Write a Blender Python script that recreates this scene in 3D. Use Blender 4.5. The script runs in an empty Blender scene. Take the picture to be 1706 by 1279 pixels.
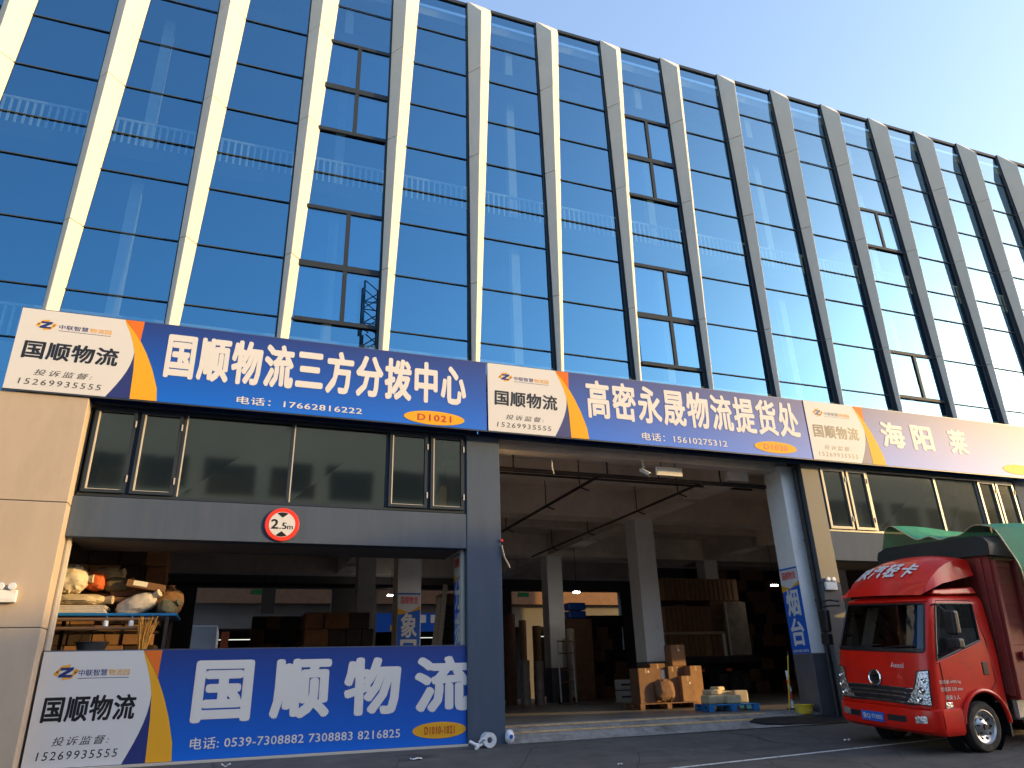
import bpy, bmesh, math, random
from mathutils import Matrix, Vector, noise
random.seed(7)
SC = bpy.context.scene
COL = SC.collection
R = math.radians

# ------------------------------------------------------------------ camera
RW = [[0.9393295756402805, 0.10467882054162861, 0.3266531690608007],
      [-0.34179228043085697, 0.36600109294909905, 0.865575667979374],
      [-0.028947976877926704, -0.924708356450875, 0.37957406410949174]]
cd = bpy.data.cameras.new('camera')
cam = bpy.data.objects.new('camera', cd)
COL.objects.link(cam)
cd.sensor_fit = 'HORIZONTAL'; cd.sensor_width = 36.0
cd.lens = 1200.0 / 1706.0 * 36.0
cd.clip_start = 0.1; cd.clip_end = 3000
M = Matrix.Identity(4)
for i in range(3):
    M[i][0] = RW[i][0]; M[i][1] = -RW[i][1]; M[i][2] = -RW[i][2]
M[0][3], M[1][3], M[2][3] = 0.0, -13.97, 1.09
cam.matrix_world = M
SC.camera = cam

# ------------------------------------------------------------------ light
SUN = Vector((0.87, -0.47, 0.215)).normalized()
elev = math.asin(SUN.z)
w = bpy.data.worlds.new('World'); SC.world = w; w.use_nodes = True
nt = w.node_tree
bg = nt.nodes['Background']
sky = nt.nodes.new('ShaderNodeTexSky'); sky.sky_type = 'NISHITA'; sky.sun_disc = False
sky.sun_elevation = elev
sky.sun_rotation = math.atan2(SUN.x, SUN.y)
sky.air_density = 1.0; sky.dust_density = 2.1; sky.ozone_density = 2.0; sky.altitude = 50
haze = nt.nodes.new('ShaderNodeMix'); haze.data_type = 'RGBA'; haze.blend_type = 'MULTIPLY'; haze.inputs[0].default_value = 1.0
haze.inputs[7].default_value = (1.05, 1.02, 1.04, 1)      # hazy late-day air, warmer than the clear model
soft = nt.nodes.new('ShaderNodeGamma'); soft.inputs[1].default_value = 0.88      # tone gamma on the sky, evens out the glow round the sun
nt.links.new(sky.outputs[0], soft.inputs[0]); nt.links.new(soft.outputs[0], haze.inputs[6]); nt.links.new(haze.outputs[2], bg.inputs[0])
bg.inputs[1].default_value = 0.15
sl = bpy.data.lights.new('sun', 'SUN'); sl.energy = 1.4; sl.angle = R(0.5); sl.color = (1.0, 0.63, 0.19)
so = bpy.data.objects.new('sun', sl); COL.objects.link(so)
so.rotation_euler = SUN.to_track_quat('Z', 'Y').to_euler()
so.location = (60, -40, 30)
vs = SC.view_settings
vs.view_transform = 'Standard'; vs.look = 'None'; vs.exposure = 2.02; vs.gamma = 1.0
SC.cycles.max_bounces = 8
SC.cycles.transparent_max_bounces = 12
SC.cycles.use_denoising = True

# ------------------------------------------------------------------ materials
def mat(name, col, rough=0.6, metal=0.0, noise=0.0, nscale=4.0, bump=0.0, bscale=30.0, spec=0.5, coat=0.0, dirt=None, dscale=1.5, stretch=None):
    m = bpy.data.materials.new(name); m.use_nodes = True
    n = m.node_tree.nodes; l = m.node_tree.links
    p = n['Principled BSDF']
    p.inputs['Base Color'].default_value = (*col, 1); p.inputs['Roughness'].default_value = rough
    p.inputs['Metallic'].default_value = metal; p.inputs['Specular IOR Level'].default_value = spec
    p.inputs['Coat Weight'].default_value = coat; p.inputs['Coat Roughness'].default_value = 0.06
    tc = n.new('ShaderNodeTexCoord')
    vec = tc.outputs['Object']
    if stretch:
        mp = n.new('ShaderNodeMapping'); mp.inputs['Scale'].default_value = stretch
        l.new(vec, mp.inputs[0]); vec = mp.outputs[0]
    out = None
    if noise > 0:
        t = n.new('ShaderNodeTexNoise'); t.inputs['Scale'].default_value = nscale; t.inputs['Detail'].default_value = 6; t.inputs['Roughness'].default_value = 0.65
        l.new(vec, t.inputs['Vector'])
        r = n.new('ShaderNodeValToRGB')
        r.color_ramp.elements[0].position = 0.3; r.color_ramp.elements[1].position = 0.72
        r.color_ramp.elements[0].color = (*[max(0, c * (1 - noise)) for c in col], 1)
        r.color_ramp.elements[1].color = (*[min(1, c * (1 + noise)) for c in col], 1)
        l.new(t.outputs[0], r.inputs[0]); out = r.outputs[0]
        mr = n.new('ShaderNodeMapRange'); mr.inputs[3].default_value = max(0.02, rough * 0.85); mr.inputs[4].default_value = min(1, rough * 1.2)
        l.new(t.outputs[0], mr.inputs[0]); l.new(mr.outputs[0], p.inputs['Roughness'])
    if dirt:
        t2 = n.new('ShaderNodeTexNoise'); t2.inputs['Scale'].default_value = dscale; t2.inputs['Detail'].default_value = 9; t2.inputs['Roughness'].default_value = 0.7
        l.new(vec, t2.inputs['Vector'])
        r2 = n.new('ShaderNodeValToRGB'); r2.color_ramp.elements[0].position = 0.5; r2.color_ramp.elements[1].position = 0.68
        l.new(t2.outputs[0], r2.inputs[0])
        mx = n.new('ShaderNodeMix'); mx.data_type = 'RGBA'
        mx.inputs[6].default_value = (*col, 1)
        if out is not None: l.new(out, mx.inputs[6])
        mx.inputs[7].default_value = (*dirt, 1)
        l.new(r2.outputs[0], mx.inputs[0]); out = mx.outputs[2]
    if out is not None: l.new(out, p.inputs['Base Color'])
    if bump > 0:
        t3 = n.new('ShaderNodeTexNoise'); t3.inputs['Scale'].default_value = bscale; t3.inputs['Detail'].default_value = 4
        l.new(vec, t3.inputs['Vector'])
        b = n.new('ShaderNodeBump'); b.inputs['Strength'].default_value = bump; b.inputs['Distance'].default_value = 0.02
        l.new(t3.outputs[0], b.inputs['Height']); l.new(b.outputs[0], p.inputs['Normal'])
    return m

def emit(name, col, s):
    m = bpy.data.materials.new(name); m.use_nodes = True
    p = m.node_tree.nodes['Principled BSDF']
    p.inputs['Base Color'].default_value = (*col, 1)
    p.inputs['Emission Color'].default_value = (*col, 1); p.inputs['Emission Strength'].default_value = s
    return m

def glass(name, tint, refl, trans, rough=0.0, wob=0.0, wscale=0.6):
    """reflective coated glazing: a mirror share that grows at glancing angles, the rest is seen through"""
    m = bpy.data.materials.new(name); m.use_nodes = True
    n = m.node_tree.nodes; l = m.node_tree.links
    for x in list(n):
        if x.type != 'OUTPUT_MATERIAL': n.remove(x)
    o = [x for x in n if x.type == 'OUTPUT_MATERIAL'][0]
    g = n.new('ShaderNodeBsdfGlossy'); g.inputs['Color'].default_value = (*tint, 1); g.inputs['Roughness'].default_value = rough
    t = n.new('ShaderNodeBsdfTransparent'); t.inputs['Color'].default_value = (*trans, 1)
    lw = n.new('ShaderNodeLayerWeight'); lw.inputs['Blend'].default_value = 0.5
    pw = n.new('ShaderNodeMath'); pw.operation = 'POWER'; pw.inputs[1].default_value = 4.0; l.new(lw.outputs['Facing'], pw.inputs[0])
    p2 = n.new('ShaderNodeMath'); p2.operation = 'POWER'; p2.inputs[1].default_value = 2.0; l.new(lw.outputs['Facing'], p2.inputs[0])
    tm = n.new('ShaderNodeMix'); tm.data_type = 'RGBA'; tm.inputs[6].default_value = (*tint, 1); tm.inputs[7].default_value = (0.52, 0.52, 0.50, 1)
    l.new(p2.outputs[0], tm.inputs[0]); l.new(tm.outputs[2], g.inputs['Color'])
    mr = n.new('ShaderNodeMapRange'); mr.inputs[3].default_value = refl; mr.inputs[4].default_value = 1.0
    l.new(pw.outputs[0], mr.inputs[0])
    mx = n.new('ShaderNodeMixShader'); l.new(mr.outputs[0], mx.inputs[0]); l.new(t.outputs[0], mx.inputs[1]); l.new(g.outputs[0], mx.inputs[2])
    l.new(mx.outputs[0], o.inputs[0])
    if wob > 0:
        tc = n.new('ShaderNodeTexCoord'); nz = n.new('ShaderNodeTexNoise'); nz.inputs['Scale'].default_value = wscale; nz.inputs['Detail'].default_value = 1
        l.new(tc.outputs['Object'], nz.inputs['Vector'])
        b = n.new('ShaderNodeBump'); b.inputs['Strength'].default_value = wob; b.inputs['Distance'].default_value = 0.05
        l.new(nz.outputs[0], b.inputs['Height']); l.new(b.outputs[0], g.inputs['Normal'])
    return m

def board_blue(name, z0, z1):
    m = mat(name, (0.0, 0.1, 0.5), 0.50, spec=0.42, bump=0.10, bscale=1.1)
    n = m.node_tree.nodes; l = m.node_tree.links; p = n['Principled BSDF']
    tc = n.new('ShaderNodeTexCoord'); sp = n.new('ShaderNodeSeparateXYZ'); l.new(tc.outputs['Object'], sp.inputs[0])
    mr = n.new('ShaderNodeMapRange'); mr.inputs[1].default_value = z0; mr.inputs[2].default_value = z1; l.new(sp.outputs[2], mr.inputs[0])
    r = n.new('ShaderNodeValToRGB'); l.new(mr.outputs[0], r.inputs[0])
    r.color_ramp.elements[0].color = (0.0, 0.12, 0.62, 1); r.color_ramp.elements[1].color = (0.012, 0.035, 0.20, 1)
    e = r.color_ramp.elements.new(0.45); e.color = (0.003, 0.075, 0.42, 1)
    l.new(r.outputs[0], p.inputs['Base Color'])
    return m

MT = dict(
    asphalt=mat('asphalt', (0.066, 0.063, 0.061), 0.85, noise=0.35, nscale=3.0, bump=0.5, bscale=90, dirt=(0.085, 0.08, 0.075), dscale=0.9),
    concrete=mat('sill_concrete', (0.22, 0.21, 0.2), 0.85, noise=0.3, nscale=5, bump=0.3, bscale=60, dirt=(0.10, 0.09, 0.085), dscale=2.2),
    floor=mat('warehouse_floor', (0.13, 0.12, 0.11), 0.45, noise=0.35, nscale=1.5, dirt=(0.06, 0.055, 0.05), dscale=0.8),
    linepaint=mat('road_paint', (0.55, 0.55, 0.54), 0.7, noise=0.2, nscale=20, dirt=(0.15, 0.15, 0.15), dscale=12),
    sun_strip=mat('sun_strip_tone', (0.50, 0.33, 0.15), 0.7, noise=0.3, nscale=9, dirt=(0.2, 0.15, 0.10), dscale=6),  # ochre tone standing for sunlight on the sill
    tan=mat('tan_panel', (0.44, 0.355, 0.275), 0.5, spec=0.25, noise=0.05, nscale=1.2, dirt=(0.405, 0.327, 0.25), dscale=1.6, stretch=(1.6, 1.6, 0.5)),
    grey=mat('slate_metal_panel', (0.07, 0.093, 0.135), 0.7, noise=0.08, nscale=1.3, spec=0.06, dirt=(0.085, 0.10, 0.14), dscale=2.6, stretch=(2.0, 2.0, 0.3)),
    greyR=mat('slate_metal_panel_bright', (0.10, 0.10, 0.105), 0.5, noise=0.1, nscale=1.3, spec=0.2, bump=0.15, bscale=1.7),
    fin=mat('champagne_metal', (0.585, 0.55, 0.475), 0.5, noise=0.05, nscale=0.8, spec=0.15),
    findark=mat('dark_metal', (0.02, 0.022, 0.028), 0.4),
    frame=mat('window_frame_grey', (0.03, 0.04, 0.055), 0.55, spec=0.1),
    mull=mat('mullion_blue_grey', (0.05, 0.07, 0.09), 0.5, spec=0.1),
    upin=mat('upper_interior', (0.03, 0.03, 0.032), 0.9),
    frame_sunlit=mat('window_frame_sunlit', (0.14, 0.145, 0.155), 0.35, metal=0.3),  # paler copy of the frame grey, standing for sun on the right bay
    trim_lit_edge=mat('pale_trim_lit_edge', (0.5, 0.46, 0.4), 0.5),  # pale sill and rail colour, also painted on window edges as sunlight
    curtain=glass('curtain_glass', (0.095, 0.285, 0.465), 0.66, (0.70, 0.92, 1.0), wob=0.02),
    lowglass=glass('lower_window_glass', (1.0, 0.93, 0.70), 0.27, (0.25, 0.27, 0.2), rough=0.05, wob=0.012, wscale=1.2),
    white=mat('white_paint', (0.80, 0.785, 0.76), 0.6, noise=0.07, nscale=2, dirt=(0.70, 0.68, 0.64), dscale=2),
    wains=mat('dark_wainscot', (0.085, 0.088, 0.10), 0.35, noise=0.12, nscale=3),
    ceil=mat('ceiling_concrete', (0.80, 0.69, 0.60), 0.9, noise=0.15, nscale=1.2, dirt=(0.66, 0.57, 0.49), dscale=0.9),
    inwall=mat('interior_wall', (0.13, 0.12, 0.115), 0.9, noise=0.15, nscale=0.8),
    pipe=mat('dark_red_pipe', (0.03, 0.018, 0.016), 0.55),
    black=mat('black_plastic', (0.012, 0.012, 0.014), 0.45),
    rubber=mat('tyre_rubber', (0.022, 0.021, 0.021), 0.85, noise=0.3, nscale=14, dirt=(0.09, 0.075, 0.06), dscale=5),
    steel=mat('steel', (0.55, 0.55, 0.55), 0.35, metal=0.9, noise=0.1, nscale=10),
    chrome=mat('chrome', (0.8, 0.8, 0.82), 0.08, metal=1.0),
    signwhite=mat('sign_white', (0.60, 0.60, 0.605), 0.45, spec=0.08),
    signnavy=mat('sign_navy', (0.018, 0.03, 0.16), 0.50, spec=0.42),
    signyellow=mat('sign_yellow', (0.72, 0.36, 0.03), 0.42, spec=0.08),
    signorange=mat('sign_orange', (0.70, 0.16, 0.03), 0.42, spec=0.08),
    signback=mat('sign_edge_metal', (0.10, 0.11, 0.13), 0.4, metal=0.4),
    txtblack=mat('lettering_black', (0.012, 0.011, 0.012), 0.35),
    txtgrey=mat('lettering_grey', (0.045, 0.045, 0.05), 0.35),
    txtwhite=mat('lettering_white', (0.64, 0.635, 0.625), 0.42, spec=0.08),
    txtred=mat('lettering_red', (0.45, 0.03, 0.02), 0.4),
    signred=mat('sign_red', (0.75, 0.04, 0.02), 0.35),
    red=mat('truck_red', (0.66, 0.012, 0.004), 0.34, noise=0.06, nscale=2, spec=0.3, coat=0.25, dirt=(0.52, 0.015, 0.009), dscale=3),
    redbox=mat('cargo_red', (0.23, 0.022, 0.016), 0.55, noise=0.2, nscale=3, dirt=(0.16, 0.03, 0.02), dscale=2),
    tarpdark=mat('dark_tarp', (0.013, 0.02, 0.02), 0.6, noise=0.3, nscale=5, bump=0.3, bscale=8),
    bluepal=mat('blue_plastic', (0.01, 0.16, 0.42), 0.45, noise=0.12, nscale=5),
    carton=mat('cardboard', (0.30, 0.165, 0.085), 0.85, noise=0.14, nscale=5, dirt=(0.23, 0.125, 0.065), dscale=3),
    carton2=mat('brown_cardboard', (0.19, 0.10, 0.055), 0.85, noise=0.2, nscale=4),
    tape=mat('packing_tape', (0.42, 0.30, 0.17), 0.3),
    sack=mat('woven_sack', (0.50, 0.40, 0.25), 0.8, noise=0.18, nscale=7, bump=0.5, bscale=14),
    sackw=mat('white_sack', (0.62, 0.55, 0.45), 0.8, noise=0.12, nscale=6, bump=0.5, bscale=12),
    sacko=mat('orange_sack', (0.55, 0.11, 0.03), 0.75, noise=0.2, nscale=8, bump=0.5, bscale=12),
    sackg=mat('green_canvas', (0.15, 0.14, 0.085), 0.85, noise=0.2, nscale=8, bump=0.5, bscale=12),
    straw=mat('straw', (0.75, 0.36, 0.06), 0.8, noise=0.3, nscale=20),
    wood=mat('plank_wood', (0.22, 0.12, 0.06), 0.75, noise=0.3, nscale=6, stretch=(1, 8, 8)),
    shrink=mat('shrink_wrapped', (0.33, 0.27, 0.22), 0.22, noise=0.3, nscale=4, bump=0.8, bscale=9),
    yellow=mat('yellow_plastic', (0.65, 0.48, 0.03), 0.5),
    led=emit('led_light', (1.0, 0.96, 0.88), 14.0),
    exitg=emit('exit_green', (0.01, 0.11, 0.035), 0.05),
    farwall=mat('far_wall', (0.46, 0.42, 0.36), 0.8, noise=0.1, nscale=0.4),
    farglass=mat('far_window', (0.03, 0.035, 0.04), 0.25),
    plateblue=mat('plate_blue', (0.01, 0.10, 0.50), 0.35),
    seat=mat('seat_fabric', (0.05, 0.045, 0.045), 0.9),
    drape=mat('cab_curtain', (0.40, 0.33, 0.24), 0.9),
    truckglass=glass('truck_glass', (0.8, 0.85, 0.9), 0.07, (0.36, 0.38, 0.38), wob=0.03),
    lamp=mat('headlamp_lens', (0.62, 0.63, 0.65), 0.12, metal=0.85, bump=1.0, bscale=26),
    mirrorg=mat('mirror_glass', (0.6, 0.6, 0.62), 0.05, metal=1.0),
    film=mat('plastic_film', (0.70, 0.72, 0.75), 0.25, noise=0.1, nscale=10),
    paper=mat('paper', (0.75, 0.75, 0.74), 0.8),
    crane=mat('mast_steel', (0.05, 0.05, 0.055), 0.6),
)
def asphalt_detail(m):
    """tyre tracks, dusty patches and fine cracks over the base asphalt"""
    n = m.node_tree.nodes; l = m.node_tree.links; p = n['Principled BSDF']
    src = p.inputs['Base Color'].links[0].from_socket
    tc = n.new('ShaderNodeTexCoord')
    def noise_ramp(scale, stretch, lo, hi, det=8):
        mp = n.new('ShaderNodeMapping'); mp.inputs['Scale'].default_value = stretch; mp.inputs['Rotation'].default_value = (0, 0, 0.11)
        l.new(tc.outputs['Object'], mp.inputs[0])
        t = n.new('ShaderNodeTexNoise'); t.inputs['Scale'].default_value = scale; t.inputs['Detail'].default_value = det; t.inputs['Roughness'].default_value = 0.7
        l.new(mp.outputs[0], t.inputs['Vector'])
        r_ = n.new('ShaderNodeMapRange'); r_.inputs[1].default_value = lo; r_.inputs[2].default_value = hi; l.new(t.outputs[0], r_.inputs[0]); return r_.outputs[0]
    def over(base, fac, col):
        mx = n.new('ShaderNodeMix'); mx.data_type = 'RGBA'; l.new(fac, mx.inputs[0]); l.new(base, mx.inputs[6]); mx.inputs[7].default_value = (*col, 1); return mx.outputs[2]
    c = over(src, noise_ramp(1.0, (0.25, 3.2, 1), 0.56, 0.72), (0.026, 0.025, 0.025))
    c = over(c, noise_ramp(0.8, (1, 1, 1), 0.57, 0.75), (0.11, 0.105, 0.098))
    v = n.new('ShaderNodeTexVoronoi'); v.feature = 'DISTANCE_TO_EDGE'; v.inputs['Scale'].default_value = 0.55
    w_ = n.new('ShaderNodeTexNoise'); w_.inputs['Scale'].default_value = 2.5; w_.inputs['Detail'].default_value = 6
    ad = n.new('ShaderNodeVectorMath'); ad.operation = 'ADD'; l.new(tc.outputs['Object'], ad.inputs[0]); l.new(w_.outputs['Color'], ad.inputs[1]); l.new(ad.outputs[0], v.inputs['Vector'])
    r_ = n.new('ShaderNodeMapRange'); r_.inputs[1].default_value = 0.0; r_.inputs[2].default_value = 0.012; r_.inputs[3].default_value = 0.8; r_.inputs[4].default_value = 0.0
    l.new(v.outputs['Distance'], r_.inputs[0])
    c = over(c, r_.outputs[0], (0.014, 0.014, 0.014))
    g_ = n.new('ShaderNodeTexNoise'); g_.inputs['Scale'].default_value = 260; g_.inputs['Detail'].default_value = 2; l.new(tc.outputs['Object'], g_.inputs['Vector'])
    gr = n.new('ShaderNodeMapRange'); gr.inputs[1].default_value = 0.6; gr.inputs[2].default_value = 0.72; gr.inputs[4].default_value = 0.5; l.new(g_.outputs[0], gr.inputs[0])
    c = over(c, gr.outputs[0], (0.13, 0.13, 0.128))
    l.new(c, p.inputs['Base Color'])
asphalt_detail(MT['asphalt'])
def netting():
    m = mat('green_netting', (0.015, 0.24, 0.125), 0.7, noise=0.25, nscale=3)
    n = m.node_tree.nodes; l = m.node_tree.links
    o = [x for x in n if x.type == 'OUTPUT_MATERIAL'][0]; p = n['Principled BSDF']
    t = n.new('ShaderNodeBsdfTransparent'); mx = n.new('ShaderNodeMixShader'); mx.inputs[0].default_value = 0.9
    l.new(t.outputs[0], mx.inputs[1]); l.new(p.outputs[0], mx.inputs[2]); l.new(mx.outputs[0], o.inputs[0])
    return m
MT['net'] = netting()

# ------------------------------------------------------------------ helpers
class MB:
    def __init__(self): self.v = []; self.f = []; self.m = []; self.T = None
    def _a(self, vs_, fs, mi=0):
        o = len(self.v)
        if self.T is not None: vs_ = [tuple(self.T @ Vector(q)) for q in vs_]
        self.v += [tuple(q) for q in vs_]
        for f in fs: self.f.append([o + i for i in f]); self.m.append(mi)
        return self
    def box(self, x0, x1, y0, y1, z0, z1, mi=0):
        return self._a([(x0, y0, z0), (x1, y0, z0), (x1, y1, z0), (x0, y1, z0), (x0, y0, z1), (x1, y0, z1), (x1, y1, z1), (x0, y1, z1)],
                       [(0, 3, 2, 1), (4, 5, 6, 7), (0, 1, 5, 4), (1, 2, 6, 5), (2, 3, 7, 6), (3, 0, 4, 7)], mi)
    def obox(self, c, sx, sy, sz, rz=0.0, ry=0.0, rx=0.0, mi=0):
        m = Matrix.Translation(c) @ Matrix.Rotation(rz, 4, 'Z') @ Matrix.Rotation(ry, 4, 'Y') @ Matrix.Rotation(rx, 4, 'X')
        pts = [(a * sx / 2, b * sy / 2, d * sz / 2) for d in (-1, 1) for a, b in ((-1, -1), (1, -1), (1, 1), (-1, 1))]
        return self._a([m @ Vector(q) for q in pts], [(0, 3, 2, 1), (4, 5, 6, 7), (0, 1, 5, 4), (1, 2, 6, 5), (2, 3, 7, 6), (3, 0, 4, 7)], mi)
    def poly_xz(self, pts, y0, y1, mi=0):
        """outline in x,z extruded from y0 (front) to y1"""
        n = len(pts)
        a = sum(pts[i][0] * pts[(i + 1) % n][1] - pts[(i + 1) % n][0] * pts[i][1] for i in range(n))
        if a < 0: pts = pts[::-1]
        vs_ = [(x, y0, z) for x, z in pts] + [(x, y1, z) for x, z in pts]
        fs = [tuple(range(n)), tuple(range(2 * n - 1, n - 1, -1))] + [(i, i + n, (i + 1) % n + n, (i + 1) % n) for i in range(n)]
        return self._a(vs_, fs, mi)
    def tube(self, path, r, n=8, mi=0, cap=True, r1=None):
        P = [Vector(p) for p in path]; k = len(P); vs_ = []; up = None
        for i, p in enumerate(P):
            t = (P[min(i + 1, k - 1)] - P[max(i - 1, 0)]).normalized()
            if up is None:
                up = Vector((0, 0, 1)) if abs(t.z) < 0.9 else Vector((1, 0, 0))
            a = t.cross(up)
            if a.length < 1e-5: a = t.cross(Vector((0.3, 0.9, 0.1)))
            a.normalize(); b = a.cross(t).normalized(); up = b
            rr = r if r1 is None else r + (r1 - r) * i / max(1, k - 1)
            vs_ += [p + (a * math.cos(2 * math.pi * j / n) + b * math.sin(2 * math.pi * j / n)) * rr for j in range(n)]
        fs = [(i * n + j, (i + 1) * n + j, (i + 1) * n + (j + 1) % n, i * n + (j + 1) % n) for i in range(k - 1) for j in range(n)]
        if cap: fs += [tuple(range(n - 1, -1, -1))[::-1], tuple((k - 1) * n + j for j in range(n))[::-1]]
        return self._a(vs_, fs, mi)
    def lathe(self, prof, c=(0, 0, 0), axis='Z', n=32, mi=0, mis=None):
        """prof: (radius, height along axis)"""
        vs_ = []
        for rr, h in prof:
            for j in range(n):
                ca, sa = math.cos(2 * math.pi * j / n) * rr, math.sin(2 * math.pi * j / n) * rr
                q = {'Z': (ca, sa, h), 'Y': (ca, h, sa), 'X': (h, ca, sa)}[axis]
                vs_.append((q[0] + c[0], q[1] + c[1], q[2] + c[2]))
        o = len(self.v); self._a(vs_, [], mi)
        for i in range(len(prof) - 1):
            for j in range(n):
                self.f.append([o + i * n + j, o + i * n + (j + 1) % n, o + (i + 1) * n + (j + 1) % n, o + (i + 1) * n + j])
                self.m.append(mis[i] if mis else mi)
        return self
    def grid(self, fn, us, vs2, mi=0, skip=None):
        nu, nv = len(us), len(vs2)
        pts = [fn(a, b) for a in us for b in vs2]
        fs = [(i * nv + j, (i + 1) * nv + j, (i + 1) * nv + j + 1, i * nv + j + 1) for i in range(nu - 1) for j in range(nv - 1) if not (skip and skip(i, j))]
        return self._a(pts, fs, mi)
    def build(self, name, mats, parent=None, bevel=0, smooth=False, seg=2, label=None, solid=0):
        me = bpy.data.meshes.new(name); me.from_pydata(self.v, [], self.f); me.update()
        if not isinstance(mats, (list, tuple)): mats = [mats]
        for q in mats: me.materials.append(q)
        me.polygons.foreach_set('material_index', self.m)
        bm = bmesh.new(); bm.from_mesh(me); bmesh.ops.recalc_face_normals(bm, faces=bm.faces); bm.to_mesh(me); bm.free()
        if smooth:
            me.polygons.foreach_set('use_smooth', [True] * len(me.polygons))
            me.set_sharp_from_angle(angle=R(38))
        o = bpy.data.objects.new(name, me); COL.objects.link(o)
        if solid:
            md = o.modifiers.new('solid', 'SOLIDIFY'); md.thickness = solid; md.offset = 0
        if bevel:
            md = o.modifiers.new('bevel', 'BEVEL'); md.width = bevel; md.segments = seg; md.limit_method = 'ANGLE'; md.angle_limit = R(40)
        if parent is not None: attach(o, parent)
        if label: o['label'] = label
        return o

WORLDROOT = {}
def attach(o, parent):
    o.parent = parent
    if parent.name in WORLDROOT: o.matrix_parent_inverse = WORLDROOT[parent.name].inverted()

def thing(name, label, cat, loc=(0, 0, 0), group=None, matrix=None, local=False):
    o = bpy.data.objects.new(name, None); COL.objects.link(o)
    o.empty_display_size = 0.2
    m = matrix if matrix is not None else Matrix.Translation(loc)
    o.matrix_world = m
    if not local: WORLDROOT[o.name] = m
    tag(o, label, cat, group)
    return o
def tag(o, label, cat, group=None):
    o['label'] = label; o['category'] = cat
    if group: o['group'] = group
    return o
def struct(o):
    o['kind'] = 'structure'; return o
def dup(root, loc, label, group=None, rz=0.0):
    r = root.copy(); COL.objects.link(r); r.location = loc; r.rotation_euler = (0, 0, rz)
    r['label'] = label
    if group: r['group'] = group
    for ch in root.children:
        c = ch.copy(); COL.objects.link(c); c.parent = r
        for g in ch.children:
            d = g.copy(); COL.objects.link(d); d.parent = c
    return r

_TC = {}
def text2d(body, bold=0.0, spacing=1.0, shear=0.0):
    """outline of a line of lettering scaled to the unit square; bold strokes by stamping the outline a few times"""
    key = (body, bold, spacing, shear)
    if key in _TC: return _TC[key]
    c = bpy.data.curves.new('t', 'FONT'); c.body = body; c.size = 1.0; c.space_character = spacing; c.shear = shear
    c.resolution_u = 2; c.dimensions = '2D'; c.fill_mode = 'FRONT'
    o = bpy.data.objects.new('t', c); COL.objects.link(o)
    dg = bpy.context.evaluated_depsgraph_get(); me = bpy.data.meshes.new_from_object(o.evaluated_get(dg))
    vs_ = [(v.co.x, v.co.y) for v in me.vertices]; fs = [tuple(p.vertices) for p in me.polygons]
    COL.objects.unlink(o); bpy.data.objects.remove(o); bpy.data.curves.remove(c); bpy.data.meshes.remove(me)
    if bold > 0:
        d = bold
        offs = [(0, 0), (d, 0), (-d, 0), (0, d * 0.8), (0, -d * 0.8), (d * 0.75, d * 0.6), (-d * 0.75, d * 0.6), (d * 0.75, -d * 0.6), (-d * 0.75, -d * 0.6)]
        if bold < 0.016: offs = [(d, 0), (-d, 0), (0, d * 0.8)]
        n = len(vs_); v2 = []; f2 = []
        for k, (dx, dy) in enumerate(offs):
            v2 += [(a + dx, b + dy, k * 0.00012) for a, b in vs_]; f2 += [tuple(i + k * n for i in q) for q in fs]
        vs_, fs = v2, f2
    else: vs_ = [(a, b, 0.0) for a, b in vs_]
    x0 = min(q[0] for q in vs_); x1 = max(q[0] for q in vs_); y0 = min(q[1] for q in vs_); y1 = max(q[1] for q in vs_)
    vs_ = [((q[0] - x0) / (x1 - x0), (q[1] - y0) / (y1 - y0), q[2]) for q in vs_]
    _TC[key] = (vs_, fs)
    return _TC[key]
def text_on(mb, body, fn, bold=0.0, spacing=1.0, shear=0.0, mi=0):
    """lay lettering on a surface; fn maps unit square to a point"""
    vs_, fs = text2d(body, bold, spacing, shear)
    P = [Vector(fn(a, b)) for a, b, k in vs_]
    n = (Vector(fn(1, 0)) - Vector(fn(0, 0))).cross(Vector(fn(0, 1)) - Vector(fn(0, 0))).normalized()
    return mb._a([p + n * q[2] for p, q in zip(P, vs_)], fs, mi)
def text_xz(mb, body, x0, x1, z0, z1, y, bold=0.0, spacing=1.0, shear=0.0, mi=0):
    return text_on(mb, body, lambda a, b: (x0 + (x1 - x0) * a, y, z0 + (z1 - z0) * b), bold, spacing, shear, mi)

def lin(a, b, n): return [a + (b - a) * i / (n - 1) for i in range(n)]
def interp(tab, x):
    if x <= tab[0][0]: return tab[0][1]
    for (a, b), (c, d) in zip(tab, tab[1:]):
        if x <= c: return b + (d - b) * (x - a) / (c - a)
    return tab[-1][1]

# ------------------------------------------------------------------ ground
SL = 0.075
def gz(y):
    if y >= 0: return 0.0
    if y > -9: return SL * y
    return -0.675 - 0.012 * min(20, -9 - y) if y < -9 else SL * y
g = MB()
xs = [-400, -80] + lin(-30, 50, 41) + [120, 400]
ys = [-400, -80, -40, -29] + lin(-20, 0, 41)
g.grid(lambda x, y: (x, y, gz(y)), xs, ys)
g.grid(lambda x, y: (x, y, -0.01), xs, [0.0, 0.5, 19, 30, 60, 400])
struct(g.build('ground', MT['asphalt'], smooth=True))
FZ = 0.26
f = MB()
f.box(-12.2, 35.2, 0.62, 19.6, -0.3, FZ)
struct(f.build('floor', MT['floor']))
f = MB()
x0, x1 = 4.94, 12.55
f._a([(x0, -0.10, gz(-0.10) + 0.004), (x1, -0.10, gz(-0.10) + 0.02), (x1, 0.18, 0.13), (x0, 0.18, 0.13), (x1, 0.615, FZ + 0.004), (x0, 0.615, FZ + 0.004), (x1, 0.9, FZ + 0.004), (x0, 0.9, FZ + 0.004)],
     [(0, 1, 2, 3), (3, 2, 4, 5), (5, 4, 6, 7)])
struct(f.build('sill', MT['concrete']))
f = MB()
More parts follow.
